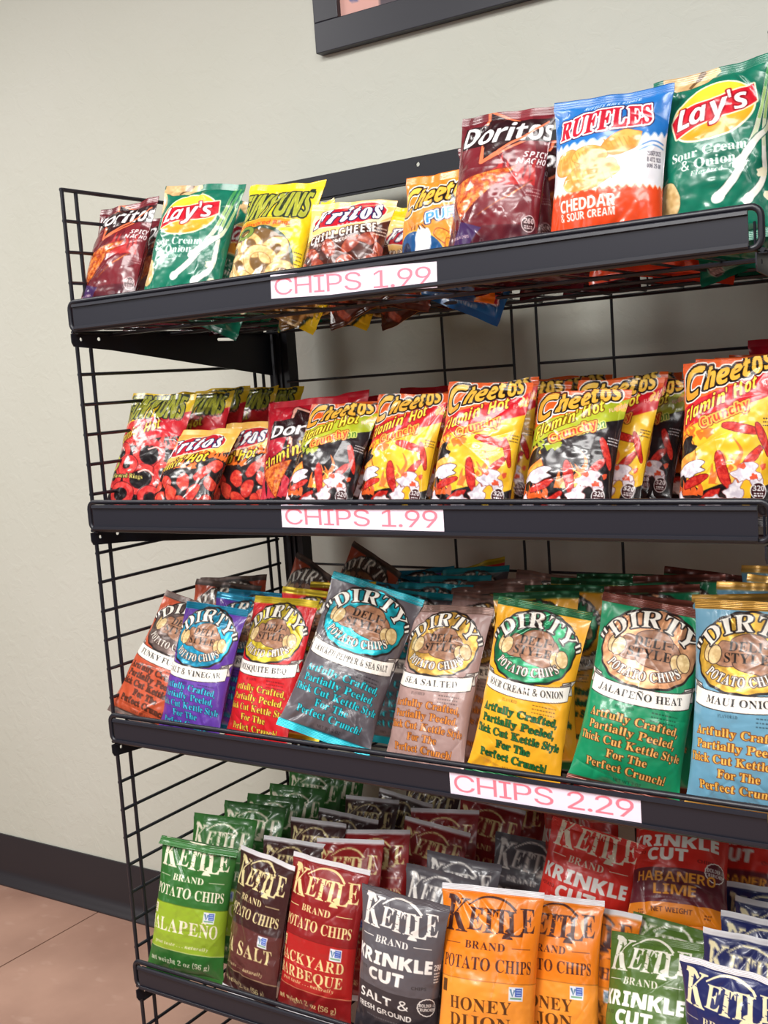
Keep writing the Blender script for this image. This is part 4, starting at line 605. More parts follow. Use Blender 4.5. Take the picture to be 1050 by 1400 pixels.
def d_ruffles(A):
    H = A.hu; A.rect(-20, 0, 120, H, mottle((30, 106, 182), (38, 116, 192), .05, 2))
    A.fill([wavy(-22, 122, .31*H, 2.4, 20) + [(122, H), (-22, H)]], mottle((236, 232, 236), (226, 224, 232), .06, 2), [(1.0, (150, 180, 214))])
    A.fill([wavy(-22, 122, .615*H, 2.2, 26) + [(122, H), (-22, H)]], (232, 74, 32), [(.8, (246, 170, 130))])
    A.text('RUFFLES HAVE RIDGES!', 'sansi', 48, .08*H, 3.4, (210, 226, 240), w=44, rot=-.05)
    A.text('RUFFLES', 'serif', 44, .245*H, 17.5, (190, 30, 52), w=70, rot=-.05, warp=hump(36, .10), track=.0, outs=[(2.6, (60, 20, 60)), (1.9, (248, 246, 248)), (.5, (190, 30, 52))])
    for i, (x, y, rx, ry, r) in enumerate(((22, .42, 14, 11, .3), (58, .34, 14, 9, -.5), (40, .52, 19, 11, -.35), (38, .40, 12, 8, .2))):
        A.fill([blob(x, y*H, rx, ry, i+3, 12, .10, r)], mottle((246, 180, 90), (228, 142, 60), .15, i), [(.5, (206, 120, 50))])
        for k in range(-3, 4): A.line([(x+k*rx/4.5-2, y*H-ry*.5), (x+k*rx/4.5+2, y*H+ry*.5)], .7, (226, 142, 62))
    for k, t in enumerate(('23SEP2025', '8 472 1020', '006 25:08')): A.text(t, 'sans', 83, (.43+.035*k)*H, 3.4, (70, 66, 80), w=13)
    A.line(spline([(70, .375*H), (81, .345*H), (93, .365*H)], 12), 1.4, (90, 140, 200)); A.line(spline([(70, .40*H), (81, .37*H), (93, .39*H)], 12), 1.4, (110, 155, 206))
    A.text('CHEDDAR', 'sans', 38, .717*H, 9.5, (250, 244, 240), w=39); A.text('& SOUR CREAM', 'sans', 38, .768*H, 5.8, (250, 244, 240), w=39)

def dirty(bg, med, flav, slog, slogout=(40, 24, 20), seal=None, white=(244, 238, 226)):
    def f(A):
        H = A.hu; A.rect(-20, 0, 120, H, bg); seal_ = seal or med
        A.rect(-20, 0, 120, A.seal_hu+1.0, seal_, a=150); A.rect(-20, H-A.seal_hu-1.0, 120, H, seal_, a=150)
        for k in range(5): A.rect(-20, 1+k*A.seal_hu/5, 120, 1+k*A.seal_hu/5+.5, tuple(int(v*.6) for v in seal_), a=150)
        x, y = 48, .245*H
        foil = mottle(tuple(min(255, int(v*1.12+8)) for v in med), tuple(int(v*.8) for v in med), .10, len(flav))
        A.ell(x, y, 38.5, 34.5, foil, [(1.9, (34, 22, 20))], rot=-.1, wob=.014, a=150, n=150)
        pot = lambda k: mottle((176, 126, 94), (142, 98, 72), .2, k)
        A.fill([blob(x-10, y+1, 15, 11, 3, rot=.2)], pot(2), [(.6, (60, 36, 28))]); A.fill([blob(x+9, y+4, 17, 13, 5, rot=-.1)], pot(4), [(.6, (60, 36, 28))])
        A.fill([blob(x+2, y-7, 13, 9, 8)], pot(6), [(.6, (60, 36, 28))]); A.fill([blob(x, y+1, 19, 9, 9, j=.05)], pot(7))
        for dx, dy, r in ((-27, 1, .15), (-22.5, 3, .15), (22, 9, -.35), (27, 7, -.35)):
            A.ell(x+dx, y+dy, 5.4, 8.0, mottle((232, 206, 152), (204, 172, 116), .3, 3), [(.7, (70, 44, 30))], rot=r)
        A.text('DELI-', 'serif', x+2, y-1, 8.2, (24, 14, 12), w=27); A.text('STYLE', 'serif', x+1, y+9, 8.2, (24, 14, 12), w=31)
        A.text("''DIRTY''", 'serif', x, y-18.5, 15, white, w=79, warp=arc(33), track=.03, outs=[(1.3, (34, 22, 20))])
        A.text('POTATO CHIPS', 'serif', x-1, y+29, 8, white, w=60, warp=dip(44), outs=[(.7, (60, 36, 28))], track=.08)
        r0 = y+37; dk = (34, 22, 20)
        A.fill([[(-3, r0-13), (16, r0-8), (16, r0+3), (1, r0-1), (5, r0-7)]], (226, 220, 212), [(.7, dk)]); A.fill([[(98, r0-13), (80, r0-8), (80, r0+3), (95, r0+1), (91, r0-7)]], (226, 220, 212), [(.7, dk)])
        A.fill([[(6, r0-10), (18, r0-5), (18, r0+2), (6, r0-2)]], (150, 140, 136), [(.6, dk)]); A.fill([[(90, r0-10), (78, r0-5), (78, r0+2), (90, r0-2)]], (150, 140, 136), [(.6, dk)])
        t = np.linspace(-41, 41, 30); bow = lambda q: 6.5*(1-(q/41)**2)
        A.fill([np.concatenate([np.stack([48+t, r0-7+bow(t)], 1), np.stack([48+t, r0+7+bow(t)], 1)[::-1]])], (246, 240, 230), [(.7, dk)])
        A.text(flav, 'serif', 48, r0+9.0, 6.4, (20, 16, 16), w=min(70, 4.3*len(flav)+8), warp=dip(150))
        A.text('FLAVORED', 'serif', 40, r0+19, 2.8, tuple(int(v*.5) for v in bg), w=13); small(A, 68, r0+16.5, 20, 3, tuple(int(v*.55) for v in bg), 3, 1.1, 3.4)
        ys = .638*H; dy = .0628*H
        for i, (t_, w) in enumerate((('Artfully Crafted,', 68), ('Partially Peeled,', 66), ('Thick Cut Kettle Style', 84), ('For The', 29), ('Perfect Crunch!', 63))):
            A.text(t_, 'serif', 47, ys+i*dy, 7.0, slog, w=w, rot=.05, outs=[(.55, slogout)])
        A.text('NET WT 2 OZ', 'sans', 50, .935*H, 3, tuple(int(v*.6) for v in bg), w=22)
    return f
def kettle_logo(A, x, y, w, col, bark, outs=()):
    """the birch-letter word: a big K with a branch arching over joined, tree-like letters"""
    A.text('K', 'serif', x-.355*w, y+4, 30, col, w=.30*w, outs=outs)
    for ch, t, wd, h, d in (('E', -.135, .155, 20, 1), ('T', .0, .175, 22, 2.5), ('T', .125, .175, 22, 2.5), ('L', .27, .18, 22, 3.5), ('E', .42, .185, 22, 0)):
        A.text(ch, 'serif', x+t*w, y+d, h, col, w=wd*w, outs=outs)
    A.fill([[(x+.17*w, y-2), (x+.21*w, y-4), (x+.24*w, y+6.5), (x+.13*w, y+6.5)]], col)
    A.line(spline([(x-.24*w, y-20), (x-.1*w, y-28), (x+.07*w, y-29), (x+.2*w, y-25), (x+.28*w, y-19)], 22), 1.4, col, taper=2.6)
    A.line(spline([(x-.5*w, y-27), (x-.42*w, y-26), (x-.34*w, y-20)], 12), 3.4, col)
    r = np.random.RandomState(4)
    for _ in range(46):
        px = x + (r.rand()-.5)*w*.95; py = y - r.rand()*25 + 4; l = r.uniform(1.2, 4)
        A.line([(px, py), (px+l, py+.5)], .7, bark)
def nongmo(A, x, y, s=5.5):
    A.rect(x-s, y-s, x+s, y+s, (226, 228, 236)); A.rect(x-.15*s, y-.85*s, x+.85*s, y+.35*s, (64, 90, 180)); A.line([(x-.8*s, y-.7*s), (x-.5*s, y+.3*s), (x-.25*s, y-.6*s)], 1.6, (80, 120, 150))
    for k in range(3): A.rect(x, y-.65*s+k*.35*s, x+.7*s, y-.5*s+k*.35*s, (170, 190, 230))
    A.rect(x-.8*s, y+.5*s, x+.8*s, y+.75*s, (110, 160, 120))
def kettle(bg, panel, flav, cream=(240, 232, 208), ink=None, krinkle=False, top=(236, 234, 238), low=None, bark=None, kink=(246, 242, 236), fink=None, cal=None, by_=.645, cx_=None):
    ink = ink or cream
    def f(A):
        H = A.hu; A.rect(-20, 0, 120, H, bg)
        if top: A.rect(-20, 0, 120, A.seal_hu*.8, top); A.rect(-20, H-A.seal_hu*.9, 120, H, top)
        if not krinkle:
            A.rect(-20, .485*H, 120, .80*H, panel); A.rect(-20, .482*H, 120, .487*H, tuple(int(v*.7) for v in panel))
            A.rect(-20, .797*H, 120, .803*H, tuple(int(.5*v+.5*q) for v, q in zip(panel, cream)))
            kettle_logo(A, 46, .222*H, 82, ink, bark or bg)
            A.text('BRAND', 'serif', 44, .325*H, 7, ink, w=31); A.rect(6, .304*H, 24, .3075*H, ink); A.rect(65, .304*H, 83, .3075*H, ink)
            A.text('POTATO CHIPS', 'serif', 45, .432*H, 11.2, ink, w=79)
            nongmo(A, 70, .535*H, 6.2); A.rect(6, .50*H, 13, .565*H, cream); small(A, 9.5, .515*H, 5, 4, (90, 70, 40), 3, 1, 2.2)
            fi = fink or cream; n = len(flav)
            for i, l in enumerate(flav): A.text(l, 'serif', 42, (.672 if n == 1 else (.645, .735)[i])*H, 15 if n == 1 else 11.5, fi, w=min(80, 10.6*len(l) if n == 1 else 9.6*len(l)))
            A.text('great taste . . . naturally', 'serifi', 42, .768*H, 4.2, fi, w=60)
            A.text('net weight 2 oz (56 g)', 'serif', 40, .90*H, 6.2, cream, w=72)
        else:
            A.rect(-20, .588*H, 120, H, panel)
            if low: A.rect(-20, .83*H, 120, H, low); A.text('NET WEIGHT', 'sans', 45, .89*H, 4.4, (100, 44, 20), w=34); small(A, 18, .875*H, 7, 2, (140, 70, 20), 2); small(A, 76, .875*H, 7, 2, (140, 70, 20), 4)
            kettle_logo(A, 45, .205*H, 80, ink, bark or bg)
            A.text('BRAND', 'serif', 42, .305*H, 6.6, ink, w=30); A.rect(8, .28*H, 24, .2835*H, ink); A.rect(62, .28*H, 80, .2835*H, ink)
            A.text('KRINKLE', 'sans', 43, .43*H, 13, kink, w=78, track=.07, outs=[(.45, kink)]); A.text('CUT', 'sans', 40, .535*H, 12.5, kink, w=31, track=.07, outs=[(.45, kink)])
            A.text('POTATO', 'sans', 13, .485*H, 3.2, tuple(int(.55*v) for v in bg), w=17); A.text('CHIPS', 'sans', 70, .535*H, 3.2, tuple(int(.55*v) for v in bg), w=14)
            bx, by = 80, by_*H
            A.ell(bx, by, 10, 9, panel, [(.9, kink)], wob=.03); A.text('BOLDER &', 'sans', bx, by-.5, 3.6, kink, w=18); A.text('CRUNCHIER', 'sans', bx, by+4.2, 3.6, kink, w=20)
            fi = fink or kink
            for i, l in enumerate(flav): A.text(l, 'sans', cx_ or (37 if len(flav[1]) > 7 else 45), (.685+(.072 if len(flav[1]) > 7 else .088)*i)*H, 10 if i == 0 else (6.2 if len(l) > 7 else 10), fi, w=min(66, (8.2 if i == 0 or len(l) < 8 else 4.6)*len(l)))
            if cal: A.text(cal, 'sans', 90, .41*H, 6, kink, w=11); small(A, 90, .425*H, 9, 4, kink, 5, 1.4, 3)
            small(A, 46, .79*H, 50, 1, tuple(int(.6*v+60) for v in panel), 6, 1.4)
    return f

# ------------------------------------------------------------------ the room
def structure(o): o['kind'] = 'structure'; return o
def wall_mat():
    m = mat('painted_plaster', (208, 209, 199), .62, noise=(1.3, (201, 203, 190), .35, .7)); nt = m.node_tree
    b = nt.nodes['Principled BSDF']; tc = nt.nodes.new('ShaderNodeTexCoord')
    n1 = nt.nodes.new('ShaderNodeTexNoise'); n1.inputs['Scale'].default_value = 26; n1.inputs['Detail'].default_value = 7; n1.inputs['Distortion'].default_value = .8
    r1 = nt.nodes.new('ShaderNodeValToRGB'); r1.color_ramp.elements[0].position = .46; r1.color_ramp.elements[1].position = .62
    n2 = nt.nodes.new('ShaderNodeTexNoise'); n2.inputs['Scale'].default_value = 160; n2.inputs['Detail'].default_value = 4
    n3 = nt.nodes.new('ShaderNodeTexNoise'); n3.inputs['Scale'].default_value = 3.0; n3.inputs['Distortion'].default_value = 2.5; n3.inputs['Detail'].default_value = 3
    r3 = nt.nodes.new('ShaderNodeValToRGB'); e = r3.color_ramp.elements; e[0].position = .497; e[0].color = (0, 0, 0, 1); e[1].position = .503; e[1].color = (0, 0, 0, 1)
    q = r3.color_ramp.elements.new(.5); q.color = (1, 1, 1, 1)
    ad = nt.nodes.new('ShaderNodeMath'); ad.operation = 'MULTIPLY_ADD'; ad.inputs[1].default_value = .35
    su = nt.nodes.new('ShaderNodeMath'); su.operation = 'MULTIPLY_ADD'; su.inputs[1].default_value = -.5
    bp = nt.nodes.new('ShaderNodeBump'); bp.inputs['Strength'].default_value = .13; bp.inputs['Distance'].default_value = .003
    L = nt.links
    for n in (n1, n2, n3): L.new(tc.outputs['Object'], n.inputs['Vector'])
    L.new(n1.outputs[0], r1.inputs[0]); L.new(n3.outputs[0], r3.inputs[0])
    L.new(n2.outputs[0], ad.inputs[0]); L.new(r1.outputs[0], ad.inputs[2])
    L.new(r3.outputs[0], su.inputs[0]); L.new(ad.outputs[0], su.inputs[2])
    L.new(su.outputs[0], bp.inputs['Height']); L.new(bp.outputs[0], b.inputs['Normal'])
    return m
def floor_mat():
    m = mat('stained_concrete', (174, 136, 119), .42, noise=(4.0, (150, 114, 99), .38, .72), bump=(40, .06, .002)); nt = m.node_tree; L = nt.links
    b = nt.nodes['Principled BSDF']; src = b.inputs['Base Color'].links[0].from_socket
    n = nt.nodes.new('ShaderNodeTexNoise'); n.inputs['Scale'].default_value = 150; n.inputs['Detail'].default_value = 2
    r = nt.nodes.new('ShaderNodeValToRGB'); r.color_ramp.elements[0].position = .62; r.color_ramp.elements[1].position = .72
    mx = nt.nodes.new('ShaderNodeMixRGB'); mx.inputs[2].default_value = rgb((190, 158, 142))
    sc = nt.nodes.new('ShaderNodeMath'); sc.operation = 'MULTIPLY'; sc.inputs[1].default_value = .3
    L.new(n.outputs[0], r.inputs[0]); L.new(r.outputs[0], sc.inputs[0]); L.new(sc.outputs[0], mx.inputs[0]); L.new(src, mx.inputs[1]); L.new(mx.outputs[0], b.inputs['Base Color'])
    return m
m = MB(); m.box((-4.5, .60, -.05), (4.5, .72, 3.0)); structure(m.build('wall_back', wall_mat()))
# floor slabs with a saw-cut joint between them
m = MB(); FM = floor_mat()
xs = [-4.5, -2.76, -.76, 1.24, 3.24, 4.5]; ys = [-5.0, -3.4, -1.4, .60]
for i in range(5):
    for j in range(3): m.box((xs[i]+.0022, ys[j]+.0022, -.1), (xs[i+1]-.0022, ys[j+1]-(.0022 if j < 2 else 0), 0))
fl = structure(m.build('floor', FM))
m = MB(); m.box((-4.5, -5, -.12), (4.5, .6, -.006)); m.build('joint', mat('joint_grime', (104, 78, 66), .8), fl)
# black vinyl cove base with a rolled toe
m = MB(); z1 = FZ-1.5264
prof = [(.60, 0), (.568, 0), (.567, .004), (.570, .008), (.578, .0125), (.587, .018), (.5925, .024), (.5945, .034), (.5945, z1-.004), (.596, z1), (.60, z1)]
n = len(prof); m.v = [(x, y, z) for x in (-4.5, 4.5) for y, z in prof]
m.f = [(k, (k+1) % n, n+(k+1) % n, n+k) for k in range(n)] + [tuple(range(n))[::-1], tuple(range(n, 2*n))]
structure(m.build('baseboard_back', mat('black_vinyl', (44, 40, 44), .45, bump=(60, .1, .001)), smooth=True))

# ------------------------------------------------------------------ mesh from a height/print grid
def grid_mesh(name, P, C, m, parent, mir=False):
    """P (r,c,3) points, C (r,c,4) colours; front faces -y"""
    r, c = P.shape[:2]; me = bpy.data.meshes.new(name); n = r*c; F = (r-1)*(c-1)
    me.vertices.add(n); me.vertices.foreach_set('co', P.reshape(-1).astype(np.float32))
    i = (np.arange(r-1)[:, None]*c + np.arange(c-1)).reshape(-1)
    q = np.stack([i, i+c, i+c+1, i+1], 1) if not mir else np.stack([i, i+1, i+c+1, i+c], 1)
    me.loops.add(4*F); me.loops.foreach_set('vertex_index', q.reshape(-1).astype(np.int32))
    me.polygons.add(F); me.polygons.foreach_set('loop_start', np.arange(0, 4*F, 4, dtype=np.int32))
    me.polygons.foreach_set('use_smooth', np.ones(F, bool)); me.update(calc_edges=True)
    a = me.color_attributes.new('print', 'FLOAT_COLOR', 'POINT'); a.data.foreach_set('color', C.reshape(-1).astype(np.float32))
    return me
def join_grids(name, parts):
    """several (P, C, mirrored) grids into one mesh"""
    V = []; Q = []; K = []; o = 0
    for P, C, mir in parts:
        r, c = P.shape[:2]; i = (np.arange(r-1)[:, None]*c + np.arange(c-1)).reshape(-1) + o
        Q.append(np.stack([i, i+c, i+c+1, i+1], 1) if not mir else np.stack([i, i+1, i+c+1, i+c], 1))
        V.append(P.reshape(-1, 3)); K.append(C.reshape(-1, 4)); o += r*c
    V = np.concatenate(V); Q = np.concatenate(Q); K = np.concatenate(K); F = len(Q)
    me = bpy.data.meshes.new(name)
    me.vertices.add(len(V)); me.vertices.foreach_set('co', V.reshape(-1).astype(np.float32))
    me.loops.add(4*F); me.loops.foreach_set('vertex_index', Q.reshape(-1).astype(np.int32))
    me.polygons.add(F); me.polygons.foreach_set('loop_start', np.arange(0, 4*F, 4, dtype=np.int32))
    me.polygons.foreach_set('use_smooth', np.ones(F, bool)); me.update(calc_edges=True)
    a = me.color_attributes.new('print', 'FLOAT_COLOR', 'POINT'); a.data.foreach_set('color', K.reshape(-1).astype(np.float32))
    return me

# ------------------------------------------------------------------ a sealed pillow bag
def bag_meshes(design, W, H, T, nx, seed, bg, back, m, seal=.011, fold=0.0, crumple=1.0, bend=0.0, twist=0.0, ss=3, wavy_=1.0, shift=3.0, rise=0.0):
    rs = np.random.RandomState(seed)
    ny = int(nx*H/W); hu = 100*H/W
    A = Art(nx, ny, hu, bg, ss); A.seal_hu = 100*seal/W; A.ox = shift; A.oy = -rise*hu; design(A); C = A.done()
    u = np.linspace(-1, 1, nx+1)[None, :]*np.ones((ny+1, 1)); s = (H*(1-np.linspace(0, 1, ny+1)))[:, None]*np.ones((1, nx+1))   # s: height on the bag
    q = np.clip((s-seal)/(H-2*seal), 0, 1)
    prof = np.sin(PI*q**.86)**.62; prof = np.where((q <= 0) | (q >= 1), 0, prof)
    def sheet(front, u, s, q, prof):
        hw = W/2*(1-.10*prof); mm = .85*prof
        x = hw*((1-mm)*u + mm*np.sin(u*PI/2)); dep = T*prof*np.cos(u*PI/2)**.85
        edge = np.cos(u*PI/2)**.4; d = np.zeros_like(u)
        r = np.random.RandomState(seed+(0 if front else 99))
        for end in (0, 1):                                    # gathers running out of the seals
            dist = np.clip((s-seal) if end else (H-seal-s), 0, None)
            for _ in range(13):
                uk = r.uniform(-.95, .95); sl = r.uniform(-3, 3) - uk*1.5; w = r.uniform(.03, .09); ln = r.uniform(.010, .045); am = r.uniform(-.0056, .0046)*crumple
                d += am*np.exp(-((u-uk-sl*dist*4)/(w*(1+dist*18)))**2)*np.exp(-dist/ln)*(1-np.exp(-dist/.004))
        for _ in range(int(14*crumple)):                       # sharp creases
            cu, cs = r.uniform(-.9, .9), r.uniform(.08, .92)*H; th = r.uniform(0, PI); L = r.uniform(.012, .05); am = r.uniform(-.0024, .0016)
            X = (u-cu)*W/2; Y = s-cs; a = X*math.cos(th)+Y*math.sin(th); b = -X*math.sin(th)+Y*math.cos(th)
            d += am*np.exp(-np.abs(b)/.004)*np.exp(-(a/L)**2)
        for k in (-1, 1):                                     # dents down the sides
            for _ in range(4):
                cs = r.uniform(.12, .9)*H; am = r.uniform(.001, .004)*crumple; wd = r.uniform(.006, .018)
                d -= am*np.exp(-((s-cs-(u-k)*r.uniform(-.02, .02))/wd)**2)*np.exp(-((u-k)/.35)**2)
        U = u*W/2
        d += prof*crumple*(.0070*(vnoise(U, s, 22, seed+1)-.5) + 0.0024*(vnoise(U, s, 60, seed+2)-.5) + .0009*(vnoise(U, s, 150, seed+3)-.5))
        sg = -1 if front else 1
        y = sg*(np.maximum(dep + d*edge*np.clip(prof*3, 0, 1), 0) + .00035)
        # wave of the flat seals, running a little into the body
        wt = np.exp(-np.clip(H-seal-s, 0, None)/.02); wb = np.exp(-np.clip(s-seal, 0, None)/.02)
        ph = np.random.RandomState(seed+7).uniform(0, 6, 6)
        wv = lambda k: np.sin(u*3.1+ph[k])*.5 + np.sin(u*6.7+ph[k+1])*.35 + np.sin(u*12+ph[k+2])*.15
        y = y + wavy_*(.0045*wt*wv(0) + .0035*wb*wv(3))
        crimp = ((s > H-seal) | (s < seal))*.0005*np.sin(s*2*PI/.0022); y = y + crimp
        z = s.copy()
        # top seal folded over
        if fold:
            over = np.clip(s-(H-seal*1.6), 0, None); ang = fold*np.clip(over/(seal*.8), 0, 1)
            z = np.where(over > 0, (H-seal*1.6)+over*np.cos(ang), z); y = y - over*np.sin(ang)
        # the whole bag bows and twists a little
        t = s/H; y = y + bend*(t**2)*H
        a = twist*(t-.3); x, y = x*np.cos(a)-y*np.sin(a), x*np.sin(a)+y*np.cos(a)
        return np.stack([x, y, z], -1)
    P = sheet(True, u, s, q, prof)
    k = max(1, nx//26); ci = np.unique(np.append(np.arange(0, nx+1, k), nx)); ri = np.unique(np.append(np.arange(0, ny+1, k), ny))
    n1 = int(round(ny*seal/H)); n1 = max(n1, 1); ri = np.unique(np.concatenate([ri, [n1, ny-n1]]))
    ix = np.ix_(ri, ci); PB = sheet(False, u[ix], s[ix], q[ix], prof[ix])
    CB = np.empty(PB.shape[:2]+(4,), np.float32); CB[..., :3] = s2l(back); CB[..., 3] = 1
    uu, tt = u[ix], s[ix]/H
    CB[(np.abs(uu) < .7) & (tt > .2) & (tt < .75), :3] = s2l((226, 224, 220)); CB[(np.abs(uu) > .92)] = C[ix][np.abs(uu) > .92]
    out = []
    for nm, a, b in (('body', n1, ny-n1), ('top_seal', 0, n1), ('bottom_seal', ny-n1, ny)):
        rb = (ri >= a) & (ri <= b)
        me = join_grids(nm, [(P[a:b+1], C[a:b+1], False), (PB[rb], CB[rb], True)]); me.materials.append(m); out.append((nm, me))
    return out

# ------------------------------------------------------------------ the display rack
RW = 1.150
LIPS = [FZ-.181, FZ-.5135, FZ-.882, FZ-1.329]
DECK = [z-.046 for z in LIPS]
rack = tag(empty('display_rack', (RW/2, .25, 0)), 'black wire display rack with four shelves of chip bags standing against the wall', 'rack')
def rk(mb, name, **k):
    for i, v in enumerate(mb.v): mb.v[i] = (v[0]-RW/2, v[1]-.25, v[2])
    return mb.build(name, M_BLACK, rack, **k)
for X in (0.0, RW):                                   # wire ladder ends
    m = MB(); zt = FZ+.002
    for y in (0.0, .030, .459, .486): m.tube([(X, y, .004), (X, y, zt)], .0033)
    k = 0
    while zt-.0508*k > .03:
        z = zt-.0508*k; m.tube([(X, -.003, z), (X, .492, z)], .0030); k += 1
    m.tube([(X, 0, zt), (X, .49, zt)], .0036)
    rk(m, 'side_frame', smooth=True)
for x0 in (.006, RW-.056):                            # rear uprights, folded sheet with a slotted face
    m = MB(); m.box((x0, .500, 0), (x0+.050, .505, FZ+.03)); m.box((x0, .505, 0), (x0+.004, .53, FZ+.03)); m.box((x0+.046, .505, 0), (x0+.050, .53, FZ+.03))
    m.box((x0+.018, .496, .01), (x0+.022, .5, FZ+.02)); m.box((x0+.030, .496, .01), (x0+.034, .5, FZ+.02)); rk(m, 'upright')
m = MB(); zt = FZ+.053                                # header with screw holes
hole = lambda x: [(x+.0042*math.cos(t), zt-.014+.0042*math.sin(t)) for t in np.linspace(0, 2*PI, 12, endpoint=False)]
m.plate([(.006, zt-.042), (RW-.006, zt-.042), (RW-.006, zt), (.006, zt)], [hole(.389), hole(RW-.389), hole(.06), hole(RW-.06)], lambda p, t: (p[0], .500+t, p[1]), .003)
m.box((.006, .503, zt-.003), (RW-.006, .53, zt)); m.box((.006, .503, zt-.046), (RW-.006, .512, zt-.042)); rk(m, 'header')
for xs in ((.4185, .5616), (.6096, .7493)):           # rear wire panels
    m = MB(); r_ = .0026; right = xs[0] > .6
    for x in xs: m.tube([(x, .5, .05), (x, .5, FZ-.02)], r_)
    xa, xb = (.55616+.0535, RW-.05) if right else (.05, .5616)
    for z in (FZ-.3369, FZ-.7094, FZ-1.08, FZ-1.45, FZ-.04): m.tube([(xa, .5, z), (xb, .5, z)], r_)
    rk(m, 'back_panel', smooth=True)
slot = lambda cy, cz, l, h: [(cy+sx*(l/2-h/2)+h/2*math.cos(a), cz+h/2*math.sin(a)) for sx, a0 in ((1, -PI/2), (-1, PI/2)) for a in np.linspace(a0, a0+PI, 6)]
for z in LIPS:                                        # tapered shelf brackets
    for X in (.016, RW-.018):
        m = MB(); zt = z-.055
        m.plate([(-.022, zt-.021), (.06, zt-.028), (.495, zt-.086), (.495, zt), (-.026, zt), (-.026, zt-.014)], [slot(-.006, zt-.009, .006, .007), slot(.034, zt-.009, .008, .006), slot(.36, zt-.012, .05, .006)], lambda p, t: (X+t, p[0], p[1]), .002)
        m.box((X, -.02, zt-.001), (X+.012, .495, zt)); rk(m, 'bracket')
for z, dk in zip(LIPS, DECK):                         # wire shelves
    sh = empty('wire_shelf', (0, 0, 0)); sh.parent = rack; sh.location = (-RW/2, -.25, 0)
    x0, x1 = .012, RW-.012; R = .012; top = z-.0036; bot = z-.050; y = -.0185; pts = []
    for cx, cz, a0 in ((x1-R, top-R, PI/2), (x1-R, bot+R, 0), (x0+R, bot+R, -PI/2), (x0+R, top-R, -PI)):
        for k in range(6):
            a = a0 - PI/2*k/5; pts.append((cx+R*math.cos(a), y, cz+R*math.sin(a)))
    m = MB(); m.tube(pts, .0040, 10, True); m.tube([(.03, -.0185, z-.0125), (RW-.03, -.0185, z-.0125)], .0022)
    m.build('lip_wire', M_BLACK, sh, smooth=True)
    m = MB()                                          # deck rods: front to back, on three cross rods
    nrod = 18
    for k in range(nrod+1):
        x = .02+(RW-.04)*k/nrod; m.tube([(x, -.0165, z-.02), (x, -.0165, dk-.003), (x, -.012, dk-.0062), (x, .470, dk-.0062), (x, .478, dk), (x, .478, dk+.03)], .0018, 6)
    for yy in (.06, .20, .34, .47): m.tube([(.01, yy, dk-.0110), (RW-.01, yy, dk-.0110)], .0030, 6)
    for X in (.012, RW-.012): m.tube([(X, -.0185, dk-.006), (X, .48, dk-.006)], .0030, 6)
    m.tube([(.012, .478, dk+.03), (RW-.012, .478, dk+.03)], .0028, 6)
    m.build('deck', M_BLACK, sh, smooth=True)
    m = MB(); xa, xb = .026, RW-.025                  # price channel, lips curling over the strip
    pr = [(-.0235, z-.0495), (-.0235, z-.0095), (-.0242, z-.0072), (-.0275, z-.0085), (-.0282, z-.0125), (-.0272, z-.0130), (-.0255, z-.0100), (-.0250, z-.0140), (-.0250, z-.0450), (-.0268, z-.0462), (-.0272, z-.0438), (-.0280, z-.0440), (-.0282, z-.0480), (-.0262, z-.0500)]
    n = len(pr); m.v = [(x, q[0], q[1]) for x in (xa, xb) for q in pr]
    m.f = [(k, (k+1) % n, n+(k+1) % n, n+k) for k in range(n)] + [tuple(range(n))[::-1], tuple(range(n, 2*n))]
    m.build('price_channel', M_BLACK2, sh)

# price strips slid into the channels
def price_strip(text, x, z, tilt, lab):
    W, H, nx = .278, .0335, 400; ny = int(nx*H/W); A = Art(nx, ny, 100*H/W, (248, 232, 248), 3)
    A.text(text, 'plain', 49.5, 10.3, 8.4, (255, 128, 146), w=94)
    P = np.zeros((ny+1, nx+1, 3)); P[..., 0] = np.linspace(-W/2, W/2, nx+1)[None]; P[..., 2] = np.linspace(H/2, -H/2, ny+1)[:, None]
    B = P.copy(); B[..., 1] = .0003; C = A.done(); b = (slice(None, None, ny), slice(None, None, nx))
    CB = np.ones((2, 2, 4)); CB[..., :3] = s2l((240, 232, 240))
    o = link('price_label', join_grids('price_label', [(P, C, False), (B[b], CB, True)]), M_PAPER, None, (x, -.0256, z))
    o.rotation_euler = (0, tilt, 0); tag(o, lab, 'label', 'paper price strips')
price_strip('CHIPS 1.99', .582, LIPS[0]-.0285, .045, 'white paper price strip reading CHIPS 1.99 on the top shelf, right end tipped down')
price_strip('CHIPS 1.99', .568, LIPS[1]-.0250, .010, 'white paper price strip reading CHIPS 1.99 on the second shelf down')
price_strip('CHIPS 2.29', .829, LIPS[2]-.0270, -.004, 'white paper price strip reading CHIPS 2.29 on the third shelf down')

# ------------------------------------------------------------------ framed picture high on the wall
fr = tag(empty('picture_frame', (.50, .6, FZ+.60)), 'black framed picture hanging high on the wall, only its lower left corner in view', 'picture')
fx, fz = .125-.50, .303-.60; fw, fh = .75, .60; b_ = .058
m = MB(); 
for a, b in (((fx, -.022, fz), (fx+fw, 0, fz+b_)), ((fx, -.022, fz+fh-b_), (fx+fw, 0, fz+fh)), ((fx, -.022, fz+b_), (fx+b_, 0, fz+fh-b_)), ((fx+fw-b_, -.022, fz+b_), (fx+fw, 0, fz+fh-b_))): m.box(a, b)
m.build('frame', mat('black_frame_paint', (40, 40, 50), .4), fr, bevel=.0015)
iw, ih = fw-2*b_, fh-2*b_; nx = 160; ny = int(nx*ih/iw); A = Art(nx, ny, 100*ih/iw, (126, 112, 116), 2)
A.rect(0, 0, 14.6, A.hu, (232, 178, 168)); A.rect(14.6, 0, 100, A.hu, mottle((120, 104, 108), (96, 84, 92), .1, 2))
